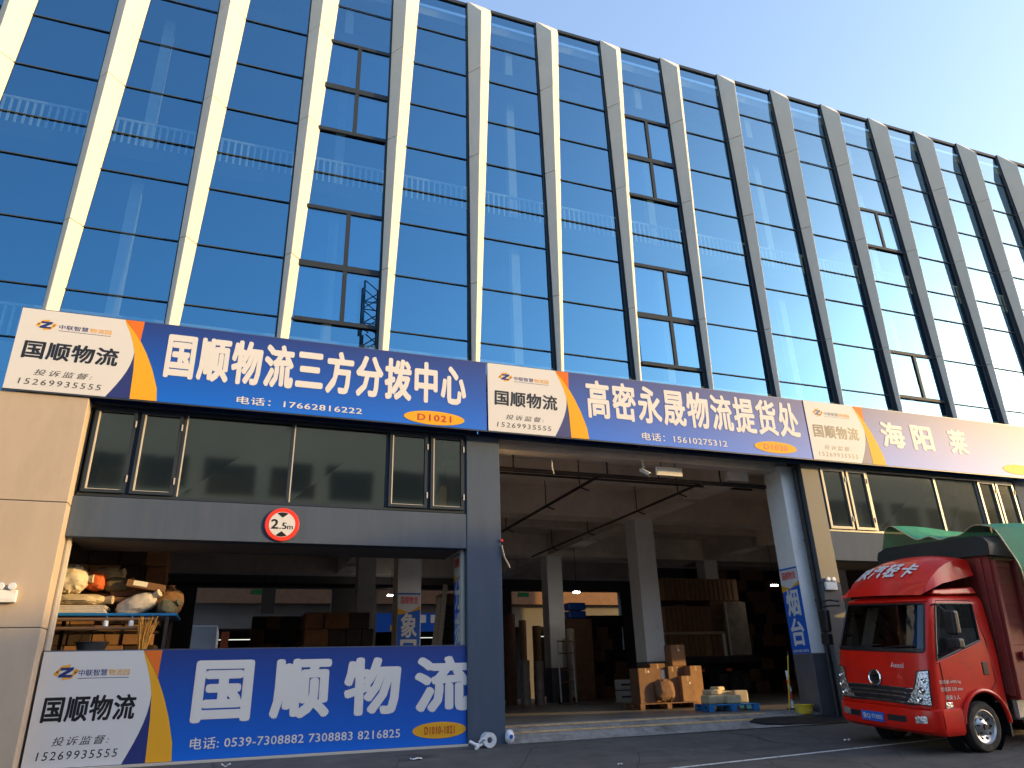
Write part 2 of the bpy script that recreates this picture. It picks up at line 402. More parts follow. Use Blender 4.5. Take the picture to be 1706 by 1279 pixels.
for (ya, yb) in ((0.20, 0.29), (0.50, 0.58)):
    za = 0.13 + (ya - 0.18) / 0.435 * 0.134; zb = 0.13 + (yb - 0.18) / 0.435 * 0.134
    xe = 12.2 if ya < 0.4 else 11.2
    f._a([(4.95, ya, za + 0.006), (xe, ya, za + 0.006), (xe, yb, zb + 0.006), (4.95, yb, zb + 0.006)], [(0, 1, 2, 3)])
struct(f.build('threshold_sun_strips', MT['sun_strip']))  # strips of low sunlight across the sill, put in as colour
f = MB()
f.grid(lambda a, b: (5.0 + 9.5 * a, -3.31 + 0.105 * (9.5 * a) + 0.05 * b, gz(-3.31 + 0.105 * (9.5 * a) + 0.05 * b) + 0.006), lin(0, 1, 24), [-0.8, 0.8])
struct(f.build('road_line', MT['linepaint']))

# ------------------------------------------------------------------ the main building
B = thing('logistics_building', 'long warehouse block with blue mirror glass, pale tapering fins and open loading bays', 'building', (4.5, 0, 0))
PITCH = 2.052; L0 = 4.29
KS = list(range(-8, 15))
ZT = 18.60
ROWS = [5.97, 7.06, 8.15, 9.56, 10.97, 11.95, 13.20, 14.58, 15.96, 17.24, 18.50]
XA, XB = L0 + PITCH * KS[0], L0 + PITCH * (KS[-1] + 1)
# glazing bays
for k in KS:
    L = L0 + PITCH * k; Rr = L + PITCH
    m = MB()
    for a, b in zip(ROWS, ROWS[1:]):
        j = [random.uniform(-0.003, 0.003) for _ in range(4)]
        m._a([(L, 0.03 + j[0], a), (Rr, 0.03 + j[1], a), (Rr, 0.03 + j[2], b), (L, 0.03 + j[3], b)], [(0, 1, 2, 3)])
    gl = m.build('glazing_bay', MT['curtain'], B)
    m = MB()
    for z in ROWS[1:-1]: m.box(L + 0.01, Rr - 0.01, -0.004, 0.02, z - 0.0095, z + 0.0095)
    m.box(Rr - 0.035, Rr + 0.0, -0.02, 0.022, 5.97, 18.5)
    m.build('mullions', MT['mull'], gl)
    if k in (-6, -2, 2, 6):
        xl = L + 0.30 * 1; spans = [(13.20, 15.96, 14.52), (8.16, 10.97, 9.50)]
        if k == 6: spans = [(13.20, 14.58, None), (8.16, 9.56, None)]
        for (z0, z1, zm) in spans:
            m = MB(); t = 0.045; y0, y1 = -0.035, 0.015
            xr = Rr - 0.04
            m.box(xl, xr, y0, y1, z0 - t, z0 + t); m.box(xl, xr, y0, y1, z1 - t, z1 + t)
            zs = [z0, z1] if zm is None else [z0, zm, z1]
            if zm is not None: m.box(xl, xr, y0, y1, zm - 0.07, zm + 0.07)
            cx = L + 1.27
            for za, zb in zip(zs, zs[1:]):
                m.box(cx - 0.045, cx + 0.045, y0 + 0.003, y1, za + t + (0.03 if za == zm else 0), zb - t - (0.03 if zb == zm else 0))
            wf = m.build('window', MT['frame'], B)
            m = MB()
            for za, zb in zip(zs, zs[1:]):
                for xa, xb in ((xl + 0.0, cx - 0.045), (cx + 0.045, xr)):
                    j = random.uniform(-0.006, 0.006)
                    m._a([(xa, 0.0, za + t), (xb, 0.0 + j, za + t), (xb, 0.003 + j, zb - t), (xa, 0.003, zb - t)], [(0, 1, 2, 3)])
            m.build('pane', MT['curtain'], wf)
# fins
def finprof(z):
    t = (z - 7.7) / (18.63 - 7.7)
    lerp = lambda a, b: a + (b - a) * t
    return lerp(0.24, 0.71), lerp(0.085, 0.29), lerp(0.20, 0.45), lerp(0.13, 0.055)
for k in KS + [KS[-1] + 1]:
    L = L0 + PITCH * k
    m = MB()
    zb, zt = 6.35, 18.63
    y = 0.012
    brk = [zb, 9.56 + random.uniform(-.01, .01), 13.20, 16.0 + random.uniform(-.01, .01), zt]
    for za, zc in zip(brk, brk[1:]):                      # panel lengths with open joints
        if zc < zt: zc -= 0.009
        j = random.uniform(-0.004, 0.004)
        w0, a0, d0, l0 = finprof(za); w1, a1, d1, l1 = finprof(zc); w2, a2, d2, l2 = finprof(17.95)
        if zc < zt: w2, a2, d2, l2 = w1, a1, d1, l1
        zap = 17.95 if zc == zt else zc
        V = [(L, y, za), (L, -l0, za), (L + a0 + j, -d0, za), (L + w0, y, za), (L, y, zc), (L, -l1, zc), (L + a2 + j, -d2, zap), (L + w1, y, zc)]
        m._a(V, [(0, 1, 5, 4)], 1)
        m._a(V, [(1, 2, 6, 5), (2, 3, 7, 6), (5, 6, 7), (4, 5, 7), (0, 3, 2, 1)], 0)
    m.build('fin', [MT['fin'], MT['findark']], B, bevel=0.008, seg=1)
# top trim, roof, body
m = MB()
m.box(XA, XB, -0.02, 0.3, 18.5, 18.60); m.build('parapet_trim', MT['frame'], B)
m = MB(); m.box(XA, XB, 0.3, 20.0, 18.1, 18.4); m.build('roof', MT['ceil'], B)
for xa in (XA - 0.3, XB):
    m = MB(); m.box(xa, xa + 0.3, 0.0, 20.0, 0, 18.6); m.build('end_wall', MT['tan'], B)
# rear wall with loading openings
m = MB()
ops = [(-9.5, -4.2), (-1.62, 3.9), (5.9, 10.9), (12.35, 18.2), (20.2, 26)]
xc = XA
for a, b in ops:
    m.box(xc, a, 19.7, 20.0, 0.0, 5.05); xc = b
m.box(xc, XB, 19.7, 20.0, 0.0, 5.05)
m.box(XA, XB, 19.7, 20.0, 5.05, 18.2)
m.build('rear_wall', MT['inwall'], B)
# floor slabs and interior partition behind the glass
m = MB()
m.box(XA, XB, 0.06, 19.65, 6.42, 6.98); m.build('ceiling', MT['ceil'], B)
m = MB()
for z in (11.45, 16.15): m.box(XA, XB, 0.12, 6.0, z, z + 0.35)
m.box(XA, XB, 6.0, 6.2, 6.98, 18.1)
m.build('upper_floors', MT['upin'], B)
m = MB()
for z0 in (7.15, 11.86):
    m.box(-8, 31, 0.28, 0.32, z0 + 0.66, z0 + 0.715); m.box(-8, 31, 0.285, 0.315, z0 + 0.02, z0 + 0.05)
    x = -8.0
    while x < 31:
        m.box(x, x + 0.045, 0.287, 0.313, z0 + 0.05, z0 + 0.66); x += 0.14
m.build('guard_railing', MT['white'], B)
for x in (-3.1, 1.1, 5.65, 9.9, 14.0, 18.2, 22.3):
    m = MB()
    for (za, zb) in ((6.99, 11.44), (11.81, 16.14), (16.51, 18.09)): m.box(x, x + 0.22, 0.75, 0.97, za, zb)
    m.build('upper_column', MT['white'], B)
# spandrel behind the signs
m = MB(); m.box(XA, XB, 0.07, 0.12, 5.93, 6.41); m.build('spandrel', MT['grey'], B)
# tan pier at left
m = MB()
for z0, z1 in ((-0.3, 2.052), (2.062, 4.043), (4.053, 5.93)): m.box(-6.3, -2.84, -0.27, 0.35, z0, z1)
m.box(-6.29, -2.85, -0.26, 0.34, -0.2, 5.92, 1)
m.build('pier', [MT['tan'], MT['findark']], B, bevel=0.012)
m = MB()
m.box(-11.5, -6.35, 0.05, 0.3, -0.3, 5.92); m.build('wall', MT['tan'], B)
# pillars clad in slate metal
m = MB(); m.box(4.2, 4.93, 0.0, 0.30, -0.05, 5.92); m.build('pillar', MT['grey'], B, bevel=0.012)
m = MB()
m.box(12.95, 13.5, 0.0, 0.30, 3.0, 5.92); m.box(12.95, 13.5, 0.004, 0.30, -0.05, 2.993)
m.build('pillar', MT['greyR'], B, bevel=0.012)
m = MB(); m.box(20.5, 21.2, 0.0, 0.30, -0.05, 5.92); m.build('pillar', MT['grey'], B, bevel=0.012)
# lintel beams over the side bays
m = MB(); m.box(-2.84, 4.2, 0.012, 0.30, 3.54, 4.235); m.build('lintel', MT['grey'], B, bevel=0.01)
m = MB(); m.box(13.5, 20.5, 0.012, 0.30, 3.54, 4.235); m.build('lintel', MT['grey'], B, bevel=0.01)
m = MB(); m.box(21.2, XB, 0.012, 0.30, -0.05, 5.92); m.build('wall', MT['grey'], B)
# header of the open middle bay
m = MB(); m.box(4.93, 12.95, 0.45, 0.80, 5.82, 6.415); m.build('header_beam', MT['ceil'], B, bevel=0.01)
m = MB(); m.box(-2.84, 4.2, -0.03, 0.045, -0.06, 0.035); m.build('door_sill', MT['trim_lit_edge'], B, bevel=0.006)
# lower windows: casement pairs either side of two wide fixed lights
def lower_window(xa, casements, fixed, fr):
    xb = casements[-1][1]
    zt, zb = 5.90, 4.245
    m = MB(); t = 0.05
    m.box(xa, xb + 0.05, 0.03, 0.16, zb, zb + 0.06); m.box(xa, xb + 0.05, 0.03, 0.16, zt - 0.05, zt)
    edges = sorted(set([xa] + [c[0] for c in casements] + [f_[0] for f_ in fixed] + [xb]))
    for e in edges: m.box(e - 0.03, e + 0.03, 0.027, 0.163, zb + 0.06, zt - 0.05)
    wn = m.build('window', fr, B, bevel=0.005)
    for c0, c1 in casements:
        m = MB(); a, b = c0 + 0.035, c1 - 0.035; z0, z1 = zb + 0.065, zt - 0.055; s = 0.055
        m.box(a, a + s, -0.012, 0.05, z0, z1); m.box(b - s, b, -0.012, 0.05, z0, z1)
        m.box(a + s, b - s, -0.012, 0.05, z0, z0 + s); m.box(a + s, b - s, -0.012, 0.05, z1 - s, z1)
        m.box(a + s, a + s + 0.022, 0.0, 0.055, z0 + s, z1 - s, 1)  # pale strips on left and bottom reveals: sunlit edge put in as colour
        m.box(a + s + 0.022, b - s, 0.004, 0.052, z0 + s, z0 + s + 0.012, 1)
        m.box(b - 0.01, b + 0.012, -0.03, -0.012, z0 + 0.2, z0 + 0.32, 1); m.box(b - 0.01, b + 0.012, -0.03, -0.012, z1 - 0.32, z1 - 0.2, 1)
        m.build('casement', [fr, MT['trim_lit_edge']], wn)
    m = MB()
    for c0, c1 in casements: m._a([(c0 + 0.09, 0.04, zb + 0.1), (c1 - 0.09, 0.04, zb + 0.1), (c1 - 0.09, 0.041, zt - 0.1), (c0 + 0.09, 0.04, zt - 0.1)], [(0, 1, 2, 3)])
    for c0, c1 in fixed: m._a([(c0 + 0.03, 0.062, zb + 0.06), (c1 - 0.03, 0.06, zb + 0.06), (c1 - 0.03, 0.065, zt - 0.05), (c0 + 0.03, 0.06, zt - 0.05)], [(0, 1, 2, 3)])
    m.build('pane', MT['lowglass'], wn)
    m = MB()
    for c0, c1 in fixed: m.box(c0 + 0.03, c0 + 0.05, 0.03, 0.058, zb + 0.062, zt - 0.052)  # left edges only: sunlit reveal put in as a pale strip
    m.build('trim_lit_edge', MT['trim_lit_edge'], wn)
lower_window(-2.80, [(-2.78, -2.03), (-2.03, -1.26), (2.55, 3.40), (3.40, 4.17)], [(-1.26, 0.68), (0.68, 2.55)], MT['frame'])
lower_window(13.52, [(13.52, 14.34), (14.34, 15.06), (19.0, 19.7), (19.7, 20.45)], [(15.06, 17.45), (17.45, 19.0)], MT['frame_sunlit'])
# back of the office strip over the side bays
for xa, xb in ((-2.8, 4.15), (13.55, 20.4)):
    m = MB(); m.box(xa, xb, 1.402, 1.5, 3.55, 6.40); m.build('mezzanine_wall', MT['inwall'], B)
    m = MB(); m.box(xa, xb, 0.31, 1.4, 3.56, 3.66); m.build('mezzanine_floor', MT['inwall'], B)
# interior columns: white above, dark wainscot below
def column(x, y, w=0.64, d=0.64, top=5.6):
    m = MB(); m.box(x, x + w, y, y + d, 1.45, top); c = m.build('column', MT['white'], B, bevel=0.015)
    m = MB(); m.box(x - 0.004, x + w + 0.004, y - 0.004, y + d + 0.004, FZ - 0.2, 1.45); m.build('wainscot', MT['wains'], c, bevel=0.015)
column(4.21, 0.31, top=6.4); column(12.56, 0.31, w=0.62, top=5.92)
for y in (5.6, 12.7):
    for x in (-4.8, 3.96, 11.29, 18.6): column(x, y)
# beams
for y in (5.6, 12.7, 19.0):
    m = MB(); m.box(XA, XB, y - 0.03, y + 0.67 if y < 19 else 19.69, 5.58, 6.418); m.build('ceiling_beam', MT['ceil'], B)
for y in (2.9, 9.1, 16.0):
    m = MB(); m.box(XA, XB, y, y + 0.3, 5.95, 6.418); m.build('ceiling_beam', MT['ceil'], B)
for x in (-4.8, 3.96, 11.34, 18.6):
    m = MB()
    for ya, yb in ((0.805, 2.895), (3.205, 5.565), (6.275, 9.095), (9.405, 12.665), (13.375, 15.995), (16.305, 18.965)): m.box(x, x + 0.62, ya, yb, 5.60, 6.417)
    m.build('ceiling_beam', MT['ceil'], B)
# sprinkler and service pipes under the ceiling
m = MB()
m.tube([(4.95, 0.95, 5.52), (12.9, 0.95, 5.52)], 0.055)
for x in (5.6, 8.0, 9.4, 11.2): m.tube([(x, 0.95, 5.52), (x, 0.95, 6.42)], 0.02)
m.tube([(7.75, 0.95, 5.5), (7.75, 12.5, 5.5)], 0.04); m.tube([(10.6, 0.95, 5.5), (10.6, 12.5, 5.5)], 0.035)
for x in (7.75, 10.6):
    for y in (2.0, 4.2, 7.5, 10.5): m.tube([(x, y, 5.5), (x, y, 6.42)], 0.015); m.tube([(x, y, 5.5), (x + 0.25, y, 5.42)], 0.02)
m.tube([(4.95, 1.9, 5.70), (12.9, 1.9, 5.70)], 0.03)
m.tube([(-2.7, 17.5, 4.9), (11.2, 17.5, 4.9)], 0.09)
m.build('service_pipes', MT['pipe'], B, smooth=True)
# shutter guide rails at the banner bay
for xa in (4.115, -2.83):
    m = MB(); m.box(xa, xa + 0.075, 0.14, 0.25, 1.70, 3.54); m.box(xa + 0.025, xa + 0.05, 0.13, 0.14, 1.70, 3.54); m.build('guide_rail', MT['trim_lit_edge'], B)
# downpipe beside the right pillar
m = MB(); m.tube([(12.88, 0.16, 5.85), (12.88, 0.16, 0.1)], 0.055); 
for z in (1.2, 2.6, 4.0, 5.3): m.lathe([(0.056, z), (0.07, z), (0.07, z + 0.05), (0.056, z + 0.05)], (12.88, 0.16, 0), n=12)
m.build('downpipe', MT['black'], B, smooth=True)

# ------------------------------------------------------------------ signs
def sign(name, label, x0, W, z0, H, yf, xs_, title, titlebox, tel, telbox, code, oval, yb, bold=0.042, splits=None, cat='sign', faded=False):
    """blue shop board: white name panel at left, yellow sweep, big white title"""
    S = thing(name, label, cat, (x0 + W / 2, yf, z0), group='blue shop boards of the bays')
    zs_ = H / 1.55
    X = lambda a: x0 + a * xs_
    Z = lambda a: z0 + (a - 5.95) * zs_
    yt = yf - 0.004
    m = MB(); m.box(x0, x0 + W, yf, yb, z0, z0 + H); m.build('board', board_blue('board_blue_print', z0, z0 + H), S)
    m = MB(); t = 0.018
    m.box(x0 - t, x0 + W + t, yf + 0.012, yb + 0.01, z0 - t, z0 - 0.001); m.box(x0 - t, x0 + W + t, yf + 0.012, yb + 0.01, z0 + H + 0.001, z0 + H + t)
    m.build('edge_trim', MT['signback'], S)
    # white panel with bulging right edge
    edge = []
    for i in range(13):
        q = i / 12.0
        zz = 5.952 + 1.546 * q
        e = 1.56 + (1.89 - 1.56) * math.sin(math.pi / 2 * min(1, q / 0.58)) if q <= 0.58 else 1.89 - 0.24 * ((q - 0.58) / 0.42) ** 1.6
        edge.append((X(e), Z(zz)))
    m = MB(); m.poly_xz([(x0 + 0.002, Z(5.952)), *edge, (x0 + 0.002, Z(7.498))], yt, yf - 0.0005); m.build('white_panel', MT['signwhite'], S)
    # navy wedge, yellow sweep, orange wedge
    m = MB(); m.poly_xz([(X(1.56), Z(5.952)), (X(1.96), Z(5.952)), (X(1.93), Z(6.5)), (X(1.895), Z(6.85))] + [p for p in edge[::-1] if Z(5.97) < p[1] < Z(6.84)], yf - 0.0025, yf - 0.0003)
    m.build('navy_wedge', MT['signnavy'], S)
    sw_r = [(2.39, 5.952), (2.36, 6.2), (2.23, 6.57), (2.10, 6.85), (1.97, 7.08), (1.84, 7.26), (1.65, 7.498)]
    sw_l = [(1.70, 7.2), (1.80, 7.1), (1.88, 6.87), (1.93, 6.5), (1.94, 5.952)]
    top = [(1.655, 7.49)]
    m = MB(); m.poly_xz([(X(a), Z(b)) for a, b in sw_r + [(1.66, 7.45), (1.76, 7.25), (1.84, 7.05), (1.895, 6.85), (1.93, 6.5), (1.95, 5.952)]], yt - 0.0015, yf - 0.0012); m.build('yellow_sweep', MT['signyellow'], S)
    m = MB(); m.poly_xz([(X(1.66), Z(7.498)), (X(1.97), Z(7.498)), (X(1.955), Z(7.09)), (X(1.84), Z(7.265))], yt - 0.002, yf - 0.0008); m.build('orange_wedge', MT['signorange'], S)
    # logo
    lx, lz, s = X(0.42), Z(7.21), 0.115 * zs_
    yl = yt - 0.002
    m = MB()
    for sg in (1, -1):
        pts = [(-1.35, -0.1), (-0.75, 0.75), (0.35, 0.95), (0.2, 0.6), (-0.55, 0.45), (-0.85, 0.0)]
        m.poly_xz([(lx + sg * a * s + sg * 0.06 * s, lz + sg * b * s) for a, b in pts], yl, yl + 0.0012, 0)
        m.poly_xz([(lx + sg * a * s, lz + sg * b * s) for a, b in [(1.0, 0.45), (1.45, 0.2), (1.05, -0.25), (0.75, 0.1)]], yl, yl + 0.0012, 0)
    pts = [(-0.75, 0.55), (0.8, 0.6), (0.75, 0.25), (-0.05, -0.3), (0.75, -0.3), (0.65, -0.62), (-0.85, -0.6), (-0.8, -0.28), (0.05, 0.25), (-0.7, 0.22)]
    m.poly_xz([(lx + a * s, lz + b * s) for a, b in pts], yl - 0.0015, yl + 0.001, 1)
    m.build('emblem', [MT['signyellow'], MT['signnavy']], S)
    m = MB()
    text_xz(m, '中联智慧', X(0.62), X(1.09), Z(7.155), Z(7.245), yl, 0.012, mi=0)
    text_xz(m, '物流园', X(1.11), X(1.46), Z(7.155), Z(7.245), yl, 0.012, mi=1)
    m.box(X(0.62), X(1.46), yl, yl + 0.001, Z(7.12), Z(7.128), 0)
    m.build('park_name', [MT['signnavy'], MT['signyellow']], S)
    m = MB(); text_xz(m, '国顺物流', X(0.15), X(1.65), Z(6.54), Z(6.89), yl, 0.030, 1.06, 0.03); m.build('company_name', MT['txtblack'], S)
    m = MB()
    text_xz(m, '投诉监督:', X(0.40), X(1.30), Z(6.235), Z(6.35), yl, 0.004, 1.3, 0.25)
    text_xz(m, '15269935555', X(0.20), X(1.47), Z(6.055), Z(6.165), yl, 0.004, 1.25, 0.1)
    m.build('hotline', MT['txtgrey'], S)
    m = MB()
    if splits:
        for ch, (a, b) in zip(title, splits): text_xz(m, ch, a, b, titlebox[2], titlebox[3], yl, bold)
    else: text_xz(m, title, titlebox[0], titlebox[1], titlebox[2], titlebox[3], yl, bold, 1.12)
    m.build('title_lettering', MT['txtwhite'], S)
    if tel:
        m = MB(); text_xz(m, tel, telbox[0], telbox[1], telbox[2], telbox[3], yl, 0.012, 1.06); m.build('phone_number', MT['txtwhite'], S)
    ox, oz, rx, rz = oval
    m = MB(); m.poly_xz([(ox + rx * math.cos(2 * math.pi * i / 40), oz + rz * math.sin(2 * math.pi * i / 40)) for i in range(40)], yl, yf - 0.001); ov = m.build('number_plate', MT['signyellow'], S)
    if code:
        m = MB(); text_xz(m, code, ox - rx * 0.56, ox + rx * 0.56, oz - rz * 0.48, oz + rz * 0.48, yl - 0.003, 0.02, 1.15); m.build('bay_number', MT['txtred'], ov)
    return S
YF = -0.33
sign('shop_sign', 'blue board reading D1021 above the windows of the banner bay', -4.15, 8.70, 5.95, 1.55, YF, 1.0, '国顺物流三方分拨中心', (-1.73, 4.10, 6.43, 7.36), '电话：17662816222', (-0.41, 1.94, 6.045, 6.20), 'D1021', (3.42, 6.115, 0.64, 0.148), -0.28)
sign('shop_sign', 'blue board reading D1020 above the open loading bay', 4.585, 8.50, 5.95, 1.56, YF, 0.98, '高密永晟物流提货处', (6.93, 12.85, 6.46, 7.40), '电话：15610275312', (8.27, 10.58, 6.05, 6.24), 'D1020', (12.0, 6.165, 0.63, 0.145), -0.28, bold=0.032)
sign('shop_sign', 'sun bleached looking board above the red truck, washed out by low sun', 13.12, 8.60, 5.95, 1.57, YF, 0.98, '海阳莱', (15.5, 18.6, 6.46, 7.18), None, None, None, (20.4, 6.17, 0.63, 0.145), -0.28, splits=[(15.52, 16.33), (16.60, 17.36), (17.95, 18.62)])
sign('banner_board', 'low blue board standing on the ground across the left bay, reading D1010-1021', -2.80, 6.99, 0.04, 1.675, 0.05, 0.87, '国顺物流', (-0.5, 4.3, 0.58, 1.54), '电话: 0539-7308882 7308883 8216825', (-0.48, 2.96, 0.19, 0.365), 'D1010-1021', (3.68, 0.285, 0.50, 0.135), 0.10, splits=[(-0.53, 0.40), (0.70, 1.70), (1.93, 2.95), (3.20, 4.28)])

# height limit sign
S = thing('height_limit_sign', 'round red-rimmed 2.5m height limit sign on the grey lintel', 'road sign', (0.63, 0, 3.87))
m = MB(); m.lathe([(0.0, 0.008), (0.30, 0.008), (0.305, 0.0), (0.305, -0.02), (0.298, -0.026), (0.0, -0.026)], (0.63, 0, 3.87), 'Y', 48); m.build('disc', MT['signred'], S, smooth=True)
m = MB(); m.lathe([(0.0, -0.028), (0.232, -0.028), (0.232, -0.0265)], (0.63, 0, 3.87), 'Y', 48); m.build('white_face', MT['signwhite'], S)
m = MB()
for sg in (1, -1):
    arc = [(0.63 + 0.225 * math.sin(a), 3.87 + sg * 0.225 * math.cos(a)) for a in lin(-0.45, 0.45, 9)]
    m.poly_xz(arc + [(0.63, 3.87 + sg * 0.125)], -0.031, -0.0285)
text_xz(m, '2', 0.435, 0.57, 3.785, 3.965, -0.031, 0.02); text_xz(m, '.5', 0.585, 0.715, 3.785, 3.905, -0.031, 0.015); text_xz(m, 'm', 0.725, 0.825, 3.785, 3.85, -0.031, 0.012)
m.build('lettering', MT['txtblack'], S)

# posters on the inner columns (mounted on the columns' left or front faces)
def poster(label, fn, title, w, tel):
    """fn(a, z, d): a 0..1 across, z height, d distance off the face"""
    S = thing('column_poster', label, 'poster', fn(0.5, 1.5, 0), group='blue place name posters on the columns')
    def quad(mb, pts, d, mi=0): mb._a([fn(a, z, d) for a, z in pts], [tuple(range(len(pts)))], mi)
    m = MB()
    for d in (0.001, 0.012): quad(m, [(0, 1.46), (1, 1.46), (1, 3.42), (0, 3.42)], d)
    m._a([fn(a, z, d) for a, z, d in ((0, 1.46, 0.001), (0, 3.42, 0.001), (0, 3.42, 0.012), (0, 1.46, 0.012), (1, 1.46, 0.001), (1, 3.42, 0.001), (1, 3.42, 0.012), (1, 1.46, 0.012))], [(0, 1, 2, 3), (4, 5, 6, 7), (0, 3, 7, 4), (1, 2, 6, 5)])
    m.build('board', MT['plateblue'], S)
    m = MB(); quad(m, [(0.0, 3.03), (0.5, 2.93), (1, 3.10), (1, 3.38), (0, 3.38)], 0.014); m.build('header', MT['signwhite'], S)
    m = MB(); quad(m, [(0.0, 3.03), (0.0, 2.86), (1, 3.00), (1, 3.10), (0.5, 2.94)], 0.0135); m.build('yellow_stripe', MT['signyellow'], S)
    m = MB(); text_on(m, '国顺物流', lambda a, b: fn(0.12 + 0.76 * a, 3.14 + 0.19 * b, 0.016), 0.02); m.build('company_name', MT['signred'], S)
    m = MB()
    n = len(title); hh = 1.25 / max(2, n)
    for i, ch in enumerate(title):
        zt_ = 2.92 - i * (hh + 0.04)
        text_on(m, ch, lambda a, b: fn(0.14 + 0.72 * a, zt_ - hh + hh * b, 0.016), 0.03)
    text_on(m, tel, lambda a, b: fn(0.08 + 0.84 * a, 1.49 + 0.06 * b, 0.016), 0.01)
    m.build('lettering', MT['txtwhite'], S)
poster('blue poster reading 烟台 on the column beside the red truck', lambda a, z, d: (12.555 - d, 0.93 - 0.62 * a, z), '烟台', 0.6, '0539-8216825')
poster('narrow blue poster reading 分 behind the pale guide rail', lambda a, z, d: (4.205 - d, 0.93 - 0.6 * a, z + 0.12), '分拨', 0.6, '0539-8216825')
poster('dim blue poster on the inner column seen through the banner bay', lambda a, z, d: (3.98 + 0.6 * a, 5.595 - d, z - 0.12), '象目', 0.6, '0539-8216825')

# emergency twin lamps
def emergency(label, x, y, z):
    S = thing('emergency_light', label, 'emergency light', (x, y, z), group='white twin-head emergency lights')
    m = MB(); m.box(x - 0.16, x + 0.16, y - 0.07, y, z - 0.14, z + 0.05); m.build('housing', MT['white'], S, bevel=0.012)
    m = MB(); m.box(x - 0.12, x + 0.12, y - 0.074, y - 0.07, z - 0.10, z - 0.02); m.build('label_plate', MT['paper'], S)
    for sg in (-1, 1):
        m = MB(); m.lathe([(0.0, -0.10), (0.05, -0.10), (0.058, -0.085), (0.05, -0.03), (0.03, -0.01), (0.0, -0.01)], (x + sg * 0.08, y, z + 0.10), 'Y', 20)
        m.tube([(x + sg * 0.08, y - 0.04, z + 0.05), (x + sg * 0.08, y - 0.04, z + 0.07)], 0.015)
        m.build('lamp_head', MT['film'], S, smooth=True)
emergency('white twin-head emergency light on the tan pier', -3.42, -0.275, 2.57)
emergency('white twin-head emergency light on the metal pillar beside the truck', 13.17, 0.0, 2.97)

# floodlight and cctv under the header
S = thing('floodlight', 'white rectangular light box hanging under the loading bay header', 'light', (9.4, 0.42, 5.6))
m = MB(); m.box(9.05, 9.76, 0.45, 0.52, 5.49, 5.70); m.build('housing', MT['white'], S, bevel=0.01)
m = MB(); m.box(9.08, 9.73, 0.444, 0.45, 5.52, 5.67); m.build('panel', MT['signwhite'], S)
m = MB(); m.tube([(9.2, 0.49, 5.70), (9.2, 0.49, 5.9)], 0.012); m.tube([(9.6, 0.49, 5.70), (9.6, 0.49, 5.9)], 0.012); m.build('bracket', MT['black'], S)
S = thing('security_camera', 'small white security camera hanging beside the light box', 'camera', (8.72, 0.45, 5.6))
m = MB(); m.tube([(8.70, 0.47, 5.80), (8.70, 0.45, 5.62)], 0.025); m.lathe([(0, 5.80), (0.05, 5.80), (0.05, 5.83), (0, 5.83)], (8.70, 0.47, 0), n=16); m.build('mount', MT['white'], S, smooth=True)
m = MB(); m.tube([(8.64, 0.50, 5.60), (8.76, 0.30, 5.44)], 0.05, n=16); m.build('body', MT['white'], S, smooth=True)
m = MB(); m.tube([(8.757, 0.305, 5.444), (8.765, 0.292, 5.433)], 0.036, n=16); m.build('lens', MT['black'], S)
# ------------------------------------------------------------------ across the street (seen only as reflection and shadow)
O = thing('warehouse', 'plain shaded warehouse across the street, behind the viewer', 'building', (10, -40, gz(-38)))
m = MB()
m.box(-50, 73, -54, -38, -1.5, 18.8); m.box(73.0, 78.5, -54, -37.6, -1.5, 20.6)  # taller end block added to lay the shadow edge on the pillar
m.build('wall', MT['farwall'], O)
m = MB(); m.box(-50.3, 72.7, -54.3, -37.8, 18.8, 19.15); m.box(72.75, 78.8, -54.3, -37.4, 20.6, 20.95); m.build('roof', MT['grey'], O)
for z0, z1 in ((5.6, 7.6), (9.6, 11.8), (13.6, 15.8)):
    m = MB()
    x = -48.0
    while x < 76: m.box(x, x + 3.1, -38.04 if x < 70 else -37.64, -37.97 if x < 70 else -37.57, z0, z1); x += 4.1
    m.build('window', MT['farglass'], O)
m = MB()
x = -47.0
while x < 68: m.box(x, x + 5.4, -38.05, -37.96, -1.0, 4.2); x += 8.2
m.build('loading_door', MT['black'], O)
T = thing('lattice_mast', 'dark lattice crane mast mirrored in one pane of the glass front', 'mast', (8.6, -45, -1))
m = MB(); cx, cy, hw_ = 8.55, -45.0, 0.72
for a in (-1, 1):
    for b in (-1, 1): m.tube([(cx + a * hw_, cy + b * hw_, -1), (cx + a * hw_, cy + b * hw_, 35.5)], 0.10, n=6)
z = 18.0
while z < 35.0:
    for b in (-1, 1):
        m.tube([(cx - hw_, cy + b * hw_, z), (cx + hw_, cy + b * hw_, z)], 0.06, n=5)
        m.tube([(cx - hw_, cy + b * hw_, z), (cx + hw_, cy + b * hw_, z + 1.1)], 0.06, n=5)
        m.tube([(cx + hw_, cy + b * hw_, z + 1.1), (cx - hw_, cy + b * hw_, z + 2.2)], 0.06, n=5)
        m.tube([(cx + b * hw_, cy - hw_, z), (cx + b * hw_, cy + hw_, z + 1.1)], 0.05, n=5)
    z += 2.2
m.build('mast', MT['crane'], T)

